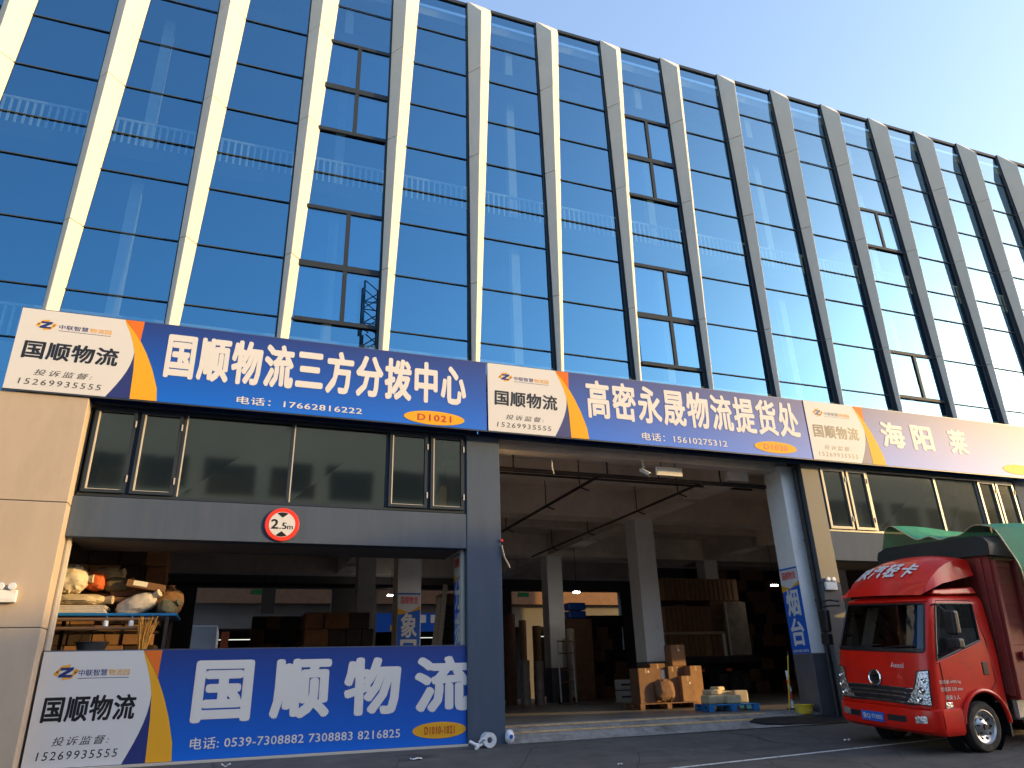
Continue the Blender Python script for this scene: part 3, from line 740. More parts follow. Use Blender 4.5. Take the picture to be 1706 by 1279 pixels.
# ------------------------------------------------------------------ beyond the rear openings
Fb = thing('warehouse', 'far warehouse seen small through the rear openings, with shop boards', 'building', (5, 30, 0))
m = MB(); m.box(-30, 55, 30.0, 40, 4.1, 12.0)
for x in (-22.0, -12.5, -4.2, 5.4, 9.0, 16.8, 26.0, 36.0): m.box(x, x + 0.8, 30.0, 40, -0.1, 4.098)
m.box(-30, 55, 39, 40.2, -0.1, 4.0)
m.build('wall', MT['inwall'], Fb)
m = MB(); m.box(-30, 55, 29.6, 29.99, 5.4, 6.2); m.build('eaves_beam', MT['carton2'], Fb)
Fs = thing('shop_sign', 'small bright blue and white board on the far warehouse, through the rear opening', 'sign', (4.5, 29.9, 4.2))
m = MB(); m.box(3.6, 12.0, 29.85, 29.98, 3.86, 4.9); m.build('board', MT['plateblue'], Fs)
m = MB()
for x in (3.8, 4.5, 5.0, 7.0, 8.6, 10.2, 10.9): m.box(x, x + 0.42, 29.835, 29.848, 4.35, 4.8)
m.build('lettering', MT['txtwhite'], Fs)
m = MB(); m.box(4.45, 5.2, 29.833, 29.846, 3.92, 4.22); m.box(8.5, 9.4, 29.833, 29.846, 3.92, 4.22); m.build('number_plate', MT['signyellow'], Fs)
VT = thing('box_truck', 'white box truck parked behind the building, seen through the rear opening', 'truck', (-1.2, 26, 0))
m = MB(); m.box(-3.5, -0.75, 25.0, 31.0, 1.2, 3.9); m.build('cargo_box', MT['signwhite'], VT, bevel=0.03)
m = MB(); m.box(-3.4, -0.85, 24.2, 24.98, 0.6, 2.6); m.build('cab', MT['signwhite'], VT, bevel=0.06)
m = MB(); m.box(-3.2, -1.05, 24.17, 24.21, 1.6, 2.4); m.build('windscreen', MT['farglass'], VT)
for x in (-3.3, -1.0):
    m = MB(); m.lathe([(0, -0.12), (0.42, -0.12), (0.42, 0.12), (0, 0.12)], (x, 24.9, 0.42), 'X', 20); m.build('wheel', MT['rubber'], VT)
PR = thing('orange_barrier', 'orange upright barrier boards behind the rear opening', 'barrier', (-0.45, 25, 0))
m = MB(); m.box(-0.55, -0.2, 24.9, 24.98, 0.0, 3.6); m.build('panel', MT['sacko'], PR, bevel=0.01)
m = MB(); m.box(-0.6, -0.15, 24.8, 25.1, -0.01, 0.08); m.build('foot', MT['black'], PR)
for i, x in enumerate((3.55, 3.95)):
    p = thing('orange_barrier', ('left' if i == 0 else 'right') + ' one of two slim orange posts at the right of the rear opening', 'barrier', (x, 27, 0))
    m = MB(); m.box(x - 0.1, x + 0.1, 26.9, 27.0, 0.0, 3.6); m.build('panel', MT['sacko'], p, bevel=0.01)
    m = MB(); m.box(x - 0.2, x + 0.2, 26.8, 27.1, -0.01, 0.06); m.build('foot', MT['black'], p)
CT = thing('parked_car', 'blue car beyond the rear opening right of the inner column', 'car', (9.9, 26, 0))
m = MB(); m.poly_xz([(7.6, 0.35), (12.1, 0.35), (12.15, 0.85), (11.4, 1.0), (10.7, 1.45), (9.0, 1.48), (8.2, 1.02), (7.6, 0.85)], 25.0, 26.7); m.build('body', MT['plateblue'], CT, bevel=0.05)
m = MB(); m.poly_xz([(8.5, 1.05), (10.95, 1.05), (10.5, 1.38), (9.15, 1.40)], 24.99, 26.71); m.build('window', MT['farglass'], CT)
for x in (8.4, 11.2):
    m = MB(); m.lathe([(0, -0.1), (0.33, -0.1), (0.33, 0.1), (0, 0.1)], (x, 25.06, 0.33), 'Y', 20); m.build('wheel', MT['rubber'], CT)
# exit signs, led battens, hanging white panel at the rear opening
for lab, x, z, y in (('green exit sign over the left rear opening', 0.80, 4.86, 19.55), ('green exit sign at the rear of the open middle bay', 12.9, 4.85, 19.55)):
    e = thing('exit_sign', lab, 'exit sign', (x, y, z), group='green exit signs')
    m = MB(); m.box(x - 0.28, x + 0.28, y, y + 0.05, z - 0.1, z + 0.1); m.build('housing', MT['white'], e)
    m = MB(); m.box(x - 0.25, x + 0.25, y - 0.008, y - 0.001, z - 0.08, z + 0.08); m.build('panel', MT['exitg'], e)
    m = MB(); m.tube([(x, y + 0.025, z + 0.1), (x, y + 0.025, z + 0.9)], 0.012); m.build('hanger', MT['black'], e)
hp = thing('hanging_board', 'pale board hanging in the rear opening, lit along one edge', 'board', (1.2, 19.4, 4.4))
m = MB(); m.box(0.95, 1.5, 19.3, 19.42, 3.97, 5.0); m.build('panel', MT['signwhite'], hp, bevel=0.01)
m = MB(); m.tube([(1.0, 19.36, 5.0), (1.0, 19.36, 5.7)], 0.012); m.tube([(1.45, 19.36, 5.0), (1.45, 19.36, 5.7)], 0.012); m.build('hanger', MT['black'], hp)
def batten(label, x, y, z, L=0.35):
    e = thing('ceiling_lamp', label, 'lamp', (x, y, z), group='small lit lamps inside the warehouse')
    m = MB(); m.box(x - L / 2, x + L / 2, y - 0.05, y + 0.05, z, z + 0.05); m.build('housing', MT['white'], e)
    m = MB(); m.box(x - L / 2 + 0.02, x + L / 2 - 0.02, y - 0.055, y + 0.04, z - 0.05, z - 0.002); m.build('diffuser', MT['led'], e)
    m = MB(); m.tube([(x, y, z + 0.05), (x, y, 5.7)], 0.01); m.build('hanger', MT['black'], e)
batten('small lit lamp left of the poster on the inner column, through the banner bay', 6.2, 18.0, 4.62)
batten('small lit lamp right of the far column in the middle bay', 11.7, 11.0, 4.02, 0.26)
batten('small lit lamp deep at the right side of the middle bay', 19.0, 9.0, 4.12, 0.3)

# ------------------------------------------------------------------ goods inside
def blob(mb, c, sx, sy, sz, seed, n=2.6, amp=0.12, rz=0, ry=0, mi=0, nu=44, nv=27, crump=0.09):
    """soft packed sack: superellipsoid with lumps"""
    rnd = random.Random(seed); ph = [rnd.uniform(0, 6.28) for _ in range(6)]
    Mx = Matrix.Translation(c) @ Matrix.Rotation(rz, 4, 'Z') @ Matrix.Rotation(ry, 4, 'Y')
    pw = lambda v, e: math.copysign(abs(v) ** e, v)
    def fn(a, b):
        ct, st = math.cos(b), math.sin(b); cp, sp_ = math.cos(a), math.sin(a)
        k = 1 + amp * (math.sin(2 * a + ph[0]) * ct + 0.6 * math.sin(3 * a + 2 * b + ph[1]) + 0.4 * math.sin(5 * b + ph[2]) + 0.35 * math.sin(7 * a + 4 * b + ph[3])) * 0.5
        e = 2.0 / n
        k += crump * (noise.noise(Vector((3.1 * a, 4.3 * b, seed))) + 0.7 * noise.noise(Vector((7.7 * math.cos(a) * ct, 7.7 * math.sin(a) * ct + seed, 8 * b))))
        return Mx @ Vector((sx * k * pw(ct, e) * pw(cp, e), sy * k * pw(ct, e) * pw(sp_, e), sz * k * pw(st, e)))
    mb.grid(fn, lin(0, 2 * math.pi, nu), lin(-math.pi / 2, math.pi / 2, nv), mi)
def sack(name, label, cat, c, s, seed, m_, tie=None, group=None, rz=0, ry=0, n=2.6, amp=0.12):
    S = thing(name, label, cat, (c[0], c[1], c[2] - s[2]), group)
    m = MB(); blob(m, c, *s, seed, n, amp, rz, ry); m.build('body', m_, S, smooth=True)
    if tie:
        a, b = Vector(c) + Vector(tie), Vector(c) + Vector(tie) * 1.22
        m = MB(); m.tube([Vector(c) + Vector(tie) * 0.92, a, b], 0.05, n=9, r1=0.075); m.build('neck', m_, S, smooth=True)
    return S
# storage rack along the left of the banner bay
RK = thing('storage_rack', 'low rack of brown pipes and planks inside the banner bay at left', 'rack', (-2.2, 1.4, FZ))
for x in (-2.95, -1.15):
    for y in (0.9, 1.9):
        m = MB(); m.box(x - 0.03, x + 0.03, y - 0.03, y + 0.03, FZ, 2.32); m.build('post', MT['pipe'], RK)
for z, y in ((2.12, 0.86), (2.27, 0.86), (2.12, 1.94)):
    m = MB(); m.tube([(-3.1, y, z), (-1.35, y, z)], 0.03); m.build('rail', MT['wood'], RK, smooth=True)
m = MB(); m.box(-3.05, -1.0, 0.85, 1.95, 2.33, 2.375); m.build('shelf', MT['bluepal'], RK, bevel=0.006)
sack('sack', 'large round pale sack tied at its neck, on the rack against the tan pier', 'sack', (-2.83, 1.15, 2.985), (0.26, 0.3, 0.24), 3, MT['sackw'], (0.30, -0.05, 0.0), 'sacks piled on the rack', n=2.4)
sack('bundle', 'orange-red wrapped bundle beside the round pale sack', 'bundle', (-2.46, 1.35, 2.97), (0.17, 0.25, 0.16), 5, MT['sacko'], n=2.8)
sack('sack', 'long grey-brown sack lying under the round pale sack', 'sack', (-2.66, 1.2, 2.62), (0.42, 0.32, 0.095), 8, MT['sack'], (0.46, -0.1, 0.0), 'sacks piled on the rack', n=3.2)
S = thing('board_stack', 'pale folded sheets lying flat on the rack under the sacks', 'sheets', (-2.62, 1.2, 2.38))
m = MB()
for i in range(5): m.obox((-2.62 + random.uniform(-.02, .02), 1.22, 2.395 + i * 0.026), 0.88, 0.62, 0.022, random.uniform(-.03, .03))
m.build('sheets', MT['sackw'], S, bevel=0.004)
sack('sack', 'plump cream sack leaning in the middle of the rack', 'sack', (-1.72, 1.3, 2.56), (0.34, 0.28, 0.17), 12, MT['sackw'], (0.30, -0.15, 0.16), 'sacks piled on the rack', ry=-0.35, n=2.3)
sack('sack', 'small olive canvas bag at the right end of the rack', 'sack', (-1.20, 1.3, 2.50), (0.17, 0.26, 0.14), 15, MT['sackg'], (0.16, -0.1, 0.08), 'sacks piled on the rack', ry=0.25)
sack('bundle', 'flat brown bundle lying behind the long sack on the rack', 'bundle', (-2.55, 1.65, 2.66), (0.40, 0.22, 0.15), 41, MT['carton2'], n=2.8)
sack('sack', 'dull grey-brown sack slumped above the cream sack, left of the parcel', 'sack', (-2.12, 1.5, 2.93), (0.24, 0.24, 0.13), 43, MT['sackg'], (0.22, -0.1, 0.05), 'sacks piled on the rack', n=2.4)
sack('sack', 'pale crumpled sack between the round sack and the parcel, at the top of the pile', 'sack', (-2.36, 1.72, 3.12), (0.28, 0.22, 0.14), 47, MT['sack'], (0.25, -0.1, 0.05), 'sacks piled on the rack', n=2.4)
sack('sack', 'brown sack bulging at the right end of the pile behind the olive bag', 'sack', (-1.22, 1.7, 2.66), (0.24, 0.2, 0.24), 51, MT['carton'], (0.0, -0.05, 0.24), 'sacks piled on the rack', n=2.3)
S = thing('parcel', 'brown parcel with a white label tilted on top of the cream sack', 'parcel', (-1.6, 1.4, 2.75))
m = MB(); m.obox((-1.62, 1.35, 2.885), 0.66, 0.42, 0.13, 0.05, 0.16); m.build('carton', MT['carton2'], S, bevel=0.015)
m = MB(); m.obox((-1.70, 1.132, 2.915), 0.24, 0.004, 0.085, 0.05, 0.16); m.build('label', MT['paper'], S)
S = thing('carton', 'dark flattened carton wedged behind the parcel on the rack', 'carton', (-2.0, 1.7, 2.6))
m = MB(); m.obox((-2.02, 1.65, 2.80), 0.42, 0.45, 0.16, 0.1, -0.1); m.obox((-2.0, 1.65, 2.66), 0.5, 0.5, 0.09, 0.0); m.build('carton', MT['carton2'], S, bevel=0.015)
S = thing('broom', 'orange straw broom standing upside down behind the banner', 'broom', (-1.48, 0.75, FZ))
m = MB()
rb = random.Random(4)
for i in range(46):
    a, r_ = rb.uniform(0, 6.28), rb.uniform(0, 1) ** 0.5
    x0_, y0_ = -1.47 + 0.045 * r_ * math.cos(a), 0.75 + 0.045 * r_ * math.sin(a)
    x1_, y1_ = -1.45 + 0.19 * r_ * math.cos(a) + rb.uniform(-.03, .03), 0.75 + 0.12 * r_ * math.sin(a)
    m.tube([(x0_, y0_, 1.62), ((x0_ + x1_) / 2 - 0.01, (y0_ + y1_) / 2, 1.95), (x1_, y1_, 2.22 + rb.uniform(-.1, .1))], 0.011, n=4, r1=0.006)
m.build('bristles', MT['straw'], S)
m = MB(); m.tube([(-1.47, 0.75, FZ), (-1.47, 0.75, 1.7)], 0.016); m.build('handle', MT['wood'], S, smooth=True)
S = thing('basin', 'grey plastic basin hung below the rack', 'basin', (-2.35, 0.8, 1.7))
m = MB(); m.lathe([(0.0, 1.66), (0.18, 1.66), (0.26, 1.92), (0.275, 1.92), (0.275, 1.905), (0.268, 1.905)], (-2.34, 1.3, 0), n=28); m.build('bowl', MT['wains'], S, smooth=True)
m = MB(); m.tube([(-2.55, 1.3, 1.92), (-2.50, 1.3, 2.08), (-2.34, 1.3, 2.12), (-2.18, 1.3, 2.08), (-2.13, 1.3, 1.92)], 0.008); m.build('handle', MT['black'], S)
for i, (x, lab) in enumerate(((-2.12, 'small pale blue bottle under the shelf, left of the broom'), (-1.72, 'second pale blue bottle under the shelf, nearest the broom'))):
    S = thing('bottle', lab, 'bottle', (x, 0.98, 2.12), 'bottles on the rack')
    m = MB(); m.lathe([(0, 2.152), (0.045, 2.152), (0.045, 2.24), (0.015, 2.28), (0.015, 2.30), (0, 2.30)], (x, 0.87, 0), n=14); m.build('bottle_body', MT['film'], S, smooth=True)
    m = MB(); m.lathe([(0.017, 2.298), (0.017, 2.325), (0, 2.325)], (x, 0.87, 0), n=12); m.build('cap', MT['bluepal'], S)
# planks leaning behind the right guide rail
S = thing('leaning_planks', 'wooden planks leaning behind the right end of the banner', 'planks', (3.7, 0.7, FZ))
m = MB(); m.obox((3.86, 0.9, 1.5), 0.10, 0.03, 2.9, 0, 0.10); m.obox((3.76, 0.96, 1.4), 0.12, 0.03, 2.6, 0, 0.12); m.build('planks', MT['wood'], S, bevel=0.004)

# cartons beside the column of the open bay
def carton(label, x0, x1, y0, y1, z0, z1, mt='carton', rz=0.0, sticker=None, group='cartons piled by the inner column'):
    cx, cy = (x0 + x1) / 2, (y0 + y1) / 2
    S = thing('carton', label, 'carton', (cx, cy, z0), group)
    m = MB(); m.obox((cx, cy, (z0 + z1) / 2), x1 - x0, y1 - y0, z1 - z0, rz); c = m.build('box', MT[mt], S, bevel=0.012)
    m = MB(); m.obox((cx, cy, z1 + 0.001), 0.05, y1 - y0 - 0.02, 0.004, rz)
    Mx = Matrix.Translation((cx, cy, 0)) @ Matrix.Rotation(rz, 4, 'Z')
    q = Mx @ Vector((0, -(y1 - y0) / 2 - 0.001, 0)); m.obox((q.x, q.y, z1 - 0.07), 0.05, 0.004, 0.12, rz); m.build('tape', MT['tape'], S)
    if sticker:
        q = Mx @ Vector((sticker[0], -(y1 - y0) / 2 - 0.003, 0))
        m = MB(); m.obox((q.x, q.y, sticker[1]), sticker[2], 0.004, sticker[3], rz); m.build('label', MT['paper'], S)
# dark pallet under them
def pallet(name, label, c, sx, sy, rz, mt, group=None):
    S = thing(name, label, 'pallet', c, group)
    Mx = Matrix.Translation(c) @ Matrix.Rotation(rz, 4, 'Z')
    m = MB(); m.T = Mx
    for i in range(7):
        y = -sy / 2 + 0.05 + i * (sy - 0.1) / 6; m.box(-sx / 2, sx / 2, y - 0.05, y + 0.05, 0.125, 0.15)
    m.build('deck', MT[mt], S, bevel=0.004)
    for i in (-1, 0, 1):
        m = MB(); m.T = Mx
        x = i * (sx / 2 - 0.07)
        for j in (-1, 0, 1): m.box(x - 0.07, x + 0.07, j * (sy / 2 - 0.07) - 0.07, j * (sy / 2 - 0.07) + 0.07, 0.022, 0.124)
        m.box(x - 0.07, x + 0.07, -sy / 2, sy / 2, 0.0, 0.021)
        m.build('runner', MT[mt], S, bevel=0.006)
    return S
Y0 = 4.2
pallet('pallet', 'dark wooden pallet under the pile of brown cartons', (11.0, Y0 + 0.45, FZ), 1.75, 1.0, 0.0, 'carton2')
zb = FZ + 0.152
carton('tall dark brown carton at the left of the pile, with a pale spot', 10.17, 10.63, Y0, Y0 + 0.5, zb, 1.27, 'carton2', sticker=(0.08, 1.18, 0.05, 0.05))
carton('brown carton with a white paper slip, behind the shrink wrapped bag', 10.66, 11.13, Y0 + 0.2, Y0 + 0.65, zb, 1.38, 'carton2', sticker=(0.14, 1.08, 0.10, 0.28))
carton('dark carton between the slip carton and the front carton', 11.15, 11.42, Y0 + 0.1, Y0 + 0.6, zb, 1.30, 'carton2')
carton('front tan carton with a pale round sticker, low in the pile', 11.44, 11.83, Y0 - 0.05, Y0 + 0.4, zb, 1.05, 'carton', sticker=(0.06, 0.87, 0.045, 0.045))
carton('tall tan carton at the right end of the pile', 11.85, 12.24, Y0 + 0.15, Y0 + 0.6, zb - 0.15, 1.30, 'carton', rz=0.06)
carton('topmost tan carton standing alone on the pile, with a pale spot', 11.52, 11.95, Y0 + 0.42, Y0 + 0.82, 1.306, 1.86, 'carton', rz=-0.05, sticker=(0.02, 1.72, 0.05, 0.05))
carton('low brown carton carrying the topmost one', 11.45, 11.84, Y0 + 0.43, Y0 + 0.8, zb, 1.303, 'carton2')
sack('sack', 'dark shrink wrapped bag lying in front of the carton pile', 'sack', (10.88, Y0 - 0.05, FZ + 0.45), (0.27, 0.2, 0.27), 21, MT['carton2'], n=2.6)
# blue pallet with small parcels
PA = 0.27
pallet('pallet', 'bright blue plastic pallet on the warehouse floor near the threshold', (11.30, 2.08, FZ), 1.22, 1.02, -0.52 + 0.27, 'bluepal')
for lab, x, y, z, sx, sy, sz, rz in (
    ('left tan parcel on the blue pallet', 10.98, 2.12, 0, 0.50, 0.34, 0.20, 0.1), ('middle tan parcel on the blue pallet, turned end on', 11.36, 1.92, 0, 0.36, 0.40, 0.19, -0.3),
    ('right upright tan parcel on the blue pallet', 11.72, 2.1, 0, 0.34, 0.30, 0.28, -0.25), ('tan parcel lying on the left parcel of the blue pallet', 11.02, 2.2, 0.202, 0.38, 0.3, 0.11, 0.25),
    ('flat tan parcel at the back of the blue pallet', 11.42, 2.42, 0, 0.5, 0.28, 0.27, 0.0), ('crumpled tan parcel topmost at the back of the blue pallet', 11.34, 2.42, 0.272, 0.30, 0.25, 0.10, 0.4)):
    S = thing('parcel', lab, 'parcel', (x, y, FZ + 0.152 + z), 'tan parcels on the blue pallet')
    m = MB(); m.obox((x, y, FZ + 0.153 + z + sz / 2), sx, sy, sz, rz); m.build('wrap', MT['sack'], S, bevel=0.035, seg=3)
    m = MB(); m.obox((x, y, FZ + 0.155 + z + sz), 0.05, sy - 0.08, 0.004, rz); m.build('tape', MT['tape'], S)
# deeper in the bay
S = thing('flatbed_truck', 'dark flatbed parked deep in the bay, loaded with brown crates', 'truck', (16.4, 10, FZ))
m = MB(); m.box(14.3, 18.3, 9.6, 12.0, 1.42, 1.66); m.build('deck', MT['pipe'], S, bevel=0.01)
m = MB(); m.box(14.5, 18.1, 10.1, 11.5, 1.05, 1.415); m.build('chassis', MT['black'], S)
for x in (15.2, 17.4):
    m = MB(); m.lathe([(0.0, -0.12), (0.25, -0.12), (0.42, -0.13), (0.45, -0.05), (0.45, 0.12), (0, 0.12)], (x, 9.8, FZ + 0.46), 'Y', 28); m.build('wheel', MT['rubber'], S, smooth=True)
for x in (15.75, 16.9):
    m = MB(); m.obox((x, 9.57, 1.2), 0.22, 0.02, 0.1); m.build('tail_lamp', MT['signorange'], S)
for lab, x0_, x1_, z0_, z1_, y_ in (('slatted brown crate low on the flatbed', 14.55, 16.4, 1.665, 2.42, 9.75), ('dark crate right of the slatted crate on the flatbed', 16.45, 17.0, 1.665, 2.5, 9.85),
                                    ('upper brown crate stacked on the slatted crate', 14.6, 16.6, 2.52, 3.4, 9.8), ('long brown crate topmost of the flatbed load', 14.75, 18.0, 3.63, 4.42, 9.9)):
    S = thing('crate', lab, 'crate', (x0_, y_, z0_), 'crates on the flatbed')
    m = MB(); m.box(x0_, x1_, y_, y_ + 1.6, z0_, z1_); m.build('box', MT['carton'], S, bevel=0.02)
    m = MB(); n_ = int((x1_ - x0_) / 0.21)
    for i in range(n_): m.box(x0_ + 0.05 + i * 0.21, x0_ + 0.11 + i * 0.21, y_ - 0.03, y_ - 0.002, z0_ + 0.03, z1_ - 0.03)
    m.build('battens', MT['wood'], S)
S = thing('plank_stack', 'flat planks between the crates of the flatbed load', 'planks', (15.5, 9.8, 2.42))
m = MB()
for i in range(3): m.box(14.5, 17.0, 9.72 + i * 0.002, 11.0, 2.425 + i * 0.031, 2.453 + i * 0.031)
m.build('planks', MT['sack'], S)
S = thing('wrapped_pallet', 'tall shrink wrapped stack with a pale edge at the right of the flatbed', 'wrapped goods', (17.6, 9.5, 1.67))
m = MB(); m.box(17.12, 18.05, 9.62, 9.88, 1.67, 3.55); m.build('goods', MT['shrink'], S, bevel=0.04)
m = MB(); m.box(17.08, 17.14, 9.58, 9.66, 1.67, 3.55); m.build('edge_board', MT['sackw'], S, bevel=0.005)
S = thing('crate', 'plain brown crate filling the gap above the wrapped stack', 'crate', (17, 9.9, 2.52), 'crates on the flatbed')
m = MB(); m.box(16.64, 18.1, 9.9, 11.4, 2.55, 3.62); m.build('box', MT['carton2'], S, bevel=0.02)
m = MB(); m.box(16.62, 18.12, 9.88, 9.899, 3.0, 3.06); m.build('battens', MT['wood'], S)
for i, (lab, x, y, z0_, z1_, rr, mt) in enumerate((
    ('shiny wrapped roll standing nearest the left pillar of the open bay', 9.57, 11.0, FZ, 1.70, 0.17, 'shrink'), ('shiny wrapped roll left of the hand truck', 10.1, 11.0, FZ, 1.66, 0.15, 'shrink'),
    ('tall brown roll standing behind the wrapped rolls at left', 9.42, 12.0, FZ, 3.3, 0.2, 'carton2'), ('tall pale brown roll between the wrapped rolls', 9.95, 12.1, FZ, 3.1, 0.14, 'carton'),
    ('tall dark roll just left of the far column', 10.5, 12.1, FZ, 2.9, 0.16, 'carton2'), ('wrapped roll right of the far column, with a bright patch', 11.9, 12.2, FZ, 2.8, 0.16, 'shrink'))):
    S = thing('roll', lab, 'roll', (x, y, z0_), 'upright rolls deep in the bay')
    m = MB(); m.lathe([(0, z0_), (rr, z0_), (rr * 1.04, z0_ + 0.3 * (z1_ - z0_)), (rr * 0.96, z0_ + 0.6 * (z1_ - z0_)), (rr, z1_), (0.04, z1_)], (x, y, 0), n=22); m.build('wrapping', MT[mt], S, smooth=True)
    m = MB(); m.lathe([(0.04, z1_ - 0.05), (0.04, z1_ + 0.02), (0.03, z1_ + 0.02), (0.03, z1_ - 0.05)], (x, y, 0), n=14); m.build('core', MT['carton'], S)
S = thing('hand_truck', 'upright hand truck with pale rails before the far column', 'hand truck', (11.1, 10.9, FZ))
for x in (10.82, 11.38):
    m = MB(); m.tube([(x, 10.85, FZ + 0.05), (x, 10.95, 2.35)], 0.03); m.build('rail', MT['steel'], S, smooth=True)
    m = MB(); m.lathe([(0, -0.04), (0.1, -0.04), (0.1, 0.04), (0, 0.04)], (x, 10.95, FZ + 0.1), 'X', 16); m.build('wheel', MT['rubber'], S)
m = MB()
for z in (0.95, 1.35, 1.9, 2.3): m.tube([(10.82, 10.9, z), (11.38, 10.9, z)], 0.022)
m.box(10.82, 11.38, 10.6, 10.86, FZ + 0.03, FZ + 0.05); m.build('crossbars', MT['wood'], S)
for z0_, z1_, lab in ((FZ, 0.62, 'lower of two white boxes stacked left of the carton pile'), (0.66, 0.98, 'upper of two white boxes stacked left of the carton pile')):
    S = thing('white_box', lab, 'box', (12.86, 10, z0_), 'white boxes on the floor')
    m = MB(); m.box(12.62, 13.08, 9.9, 10.3, z0_, z1_); m.build('carton', MT['signwhite'], S, bevel=0.02)
    m = MB(); m.box(12.66, 13.04, 9.893, 9.898, (z0_ + z1_) / 2 - 0.03, (z0_ + z1_) / 2 + 0.03); m.build('label', MT['txtgrey'], S)
S = thing('blue_crate_stack', 'dim blue crates on a stack right of the far column', 'crates', (12.0, 13.6, FZ))
m = MB()
for z in (3.3, 3.62): m.box(12.55, 13.3, 13.6, 14.1, z, z + 0.28)
m.build('crates', MT['plateblue'], S, bevel=0.03)
m = MB(); m.box(12.4, 13.5, 13.55, 14.6, FZ, 3.28); m.build('stack', MT['carton2'], S, bevel=0.03)
# brown carton walls behind, most of them added to keep the depth dark
for lab, x0_, x1_, y_, z1_ in (('added wall of brown cartons between the flatbed and the far column', 13.6, 15.9, 15.2, 3.4), ('low wall of cartons at the rear left of the banner bay', 0.6, 3.0, 15.5, 3.62), ('added high dark wall of cartons behind the storage rack', -4.2, -1.75, 6.5, 5.2),
                              ('added high dark wall of cartons beside the inner column of the banner bay', 1.9, 3.9, 8.5, 3.2), ('added wide wall of cartons at the far right of the bay', 16.2, 25.0, 14.0, 5.2), ('added wall of cartons along the rear wall of the middle bay', 7.9, 9.0, 16.0, 4.6)):
    S = thing('carton_fill_wall', lab, 'cartons', (x0_, y_, FZ), 'walls of stacked cartons')
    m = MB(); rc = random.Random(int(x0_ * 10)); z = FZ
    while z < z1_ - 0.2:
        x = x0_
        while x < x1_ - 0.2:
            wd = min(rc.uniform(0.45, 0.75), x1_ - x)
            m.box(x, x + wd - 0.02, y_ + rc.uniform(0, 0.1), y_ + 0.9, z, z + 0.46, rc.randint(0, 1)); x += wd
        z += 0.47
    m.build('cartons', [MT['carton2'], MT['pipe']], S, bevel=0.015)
    m = MB(); m.box(x0_, x1_, y_ + 0.0, y_ + 1.0, FZ + 0.001, FZ + 0.01); m.build('liner', MT['carton2'], S)

# ------------------------------------------------------------------ small things on the ground
S = thing('film_roll', 'loose roll of white plastic film lying at the foot of the pillar', 'film roll', (4.35, -0.3, gz(-0.3)))
gy = gz(-0.3)
m = MB(); m.lathe([(0.05, -0.1), (0.125, -0.1), (0.125, 0.1), (0.05, 0.1), (0.05, -0.1)], (4.50, -0.27, gy + 0.125), 'Y', 24); m.build('roll', MT['film'], S, smooth=True)
m = MB()
m.tube([(4.44, -0.3, gy + 0.10), (4.34, -0.33, gy + 0.05), (4.22, -0.36, gy + 0.07), (4.12, -0.35, gy + 0.12)], 0.028, n=7)
m.tube([(4.3, -0.33, gy + 0.06), (4.24, -0.42, gy + 0.02), (4.2, -0.5, gy + 0.02)], 0.03, n=7)
m.tube([(4.30, -0.35, gy + 0.1), (4.36, -0.38, gy + 0.16), (4.42, -0.36, gy + 0.13)], 0.02, n=6)
m.build('loose_end', MT['film'], S, smooth=True)
sack('bag', 'small white and blue bag standing right of the pillar foot', 'bag', (5.0, -0.02, 0.11), (0.085, 0.07, 0.115), 31, MT['film'])
o = bpy.data.objects['bag']; m = MB(); m.lathe([(0.0, -0.005), (0.035, -0.005), (0.035, 0.003), (0.0, 0.003)], (5.005, -0.10, 0.12), 'Y', 14); m.build('mark', MT['plateblue'], o)
def litter(name, label, x, y, s, seed, mt='paper'):
    r_ = random.Random(seed); m = MB()
    m.grid(lambda a, b: (x + a * s, y + b * s * 0.5, gz(y + b * s * 0.5) + 0.012 + 0.012 * math.sin(a * 4 + seed) + 0.02 * abs(b) * abs(a)), lin(-1, 1, 7), lin(-1, 1, 5))
    tag(m.build(name, MT[mt], smooth=True, solid=0.002), label, 'litter', 'scraps of litter on the asphalt')
litter('paper_scrap', 'crumpled white paper scrap on the asphalt before the banner', 3.02, -1.0, 0.10, 1)
litter('paper_scrap', 'tiny pale scrap on the asphalt below the open bay', 5.9, -2.6, 0.035, 2)
litter('paper_scrap', 'pale scrap on the asphalt near the white road line', 11.0, -2.0, 0.06, 3)
litter('paper_scrap', 'pale crumpled scrap at the bottom left before the banner', 0.1, -0.5, 0.07, 5)
S = thing('rubber_mat', 'long dark rubber mat on the threshold before the poster column', 'mat', (11.6, 0.2, 0.1))
m = MB()
ol = [(10.45, 0.12), (10.7, 0.0), (11.2, -0.06), (12.9, -0.12), (12.9, 0.1), (12.5, 0.24), (11.2, 0.26), (10.65, 0.22)]
def mz(y): return interp([(-0.3, gz(-0.3)), (-0.1, gz(-0.1) + 0.02), (0.18, 0.13), (0.615, 0.264)], y)
m._a([(x, y, mz(y) + 0.03) for x, y in ol] + [(x, y, mz(y) + 0.006) for x, y in ol], [tuple(range(8)), tuple(range(15, 7, -1))] + [(i, (i + 1) % 8, (i + 1) % 8 + 8, i + 8) for i in range(8)])
m.build('sheet', MT['black'], S)
S = thing('bucket', 'low yellow plastic tub at the foot of the poster column', 'tub', (12.22, 0.45, 0.2))
m = MB(); m.lathe([(0, 0.20), (0.17, 0.20), (0.21, 0.37), (0.225, 0.37), (0.225, 0.385), (0.20, 0.385), (0.165, 0.23), (0, 0.23)], (12.22, 0.48, 0), n=26); m.build('tub_body', MT['yellow'], S, smooth=True)
m = MB(); m.tube([(12.0, 0.48, 0.37), (12.02, 0.45, 0.30), (12.22, 0.26, 0.27), (12.42, 0.45, 0.30), (12.44, 0.48, 0.37)], 0.006); m.build('handle', MT['steel'], S)
S = thing('warning_post', 'slim red and white warning post behind the yellow tub', 'post', (12.38, 0.95, FZ))
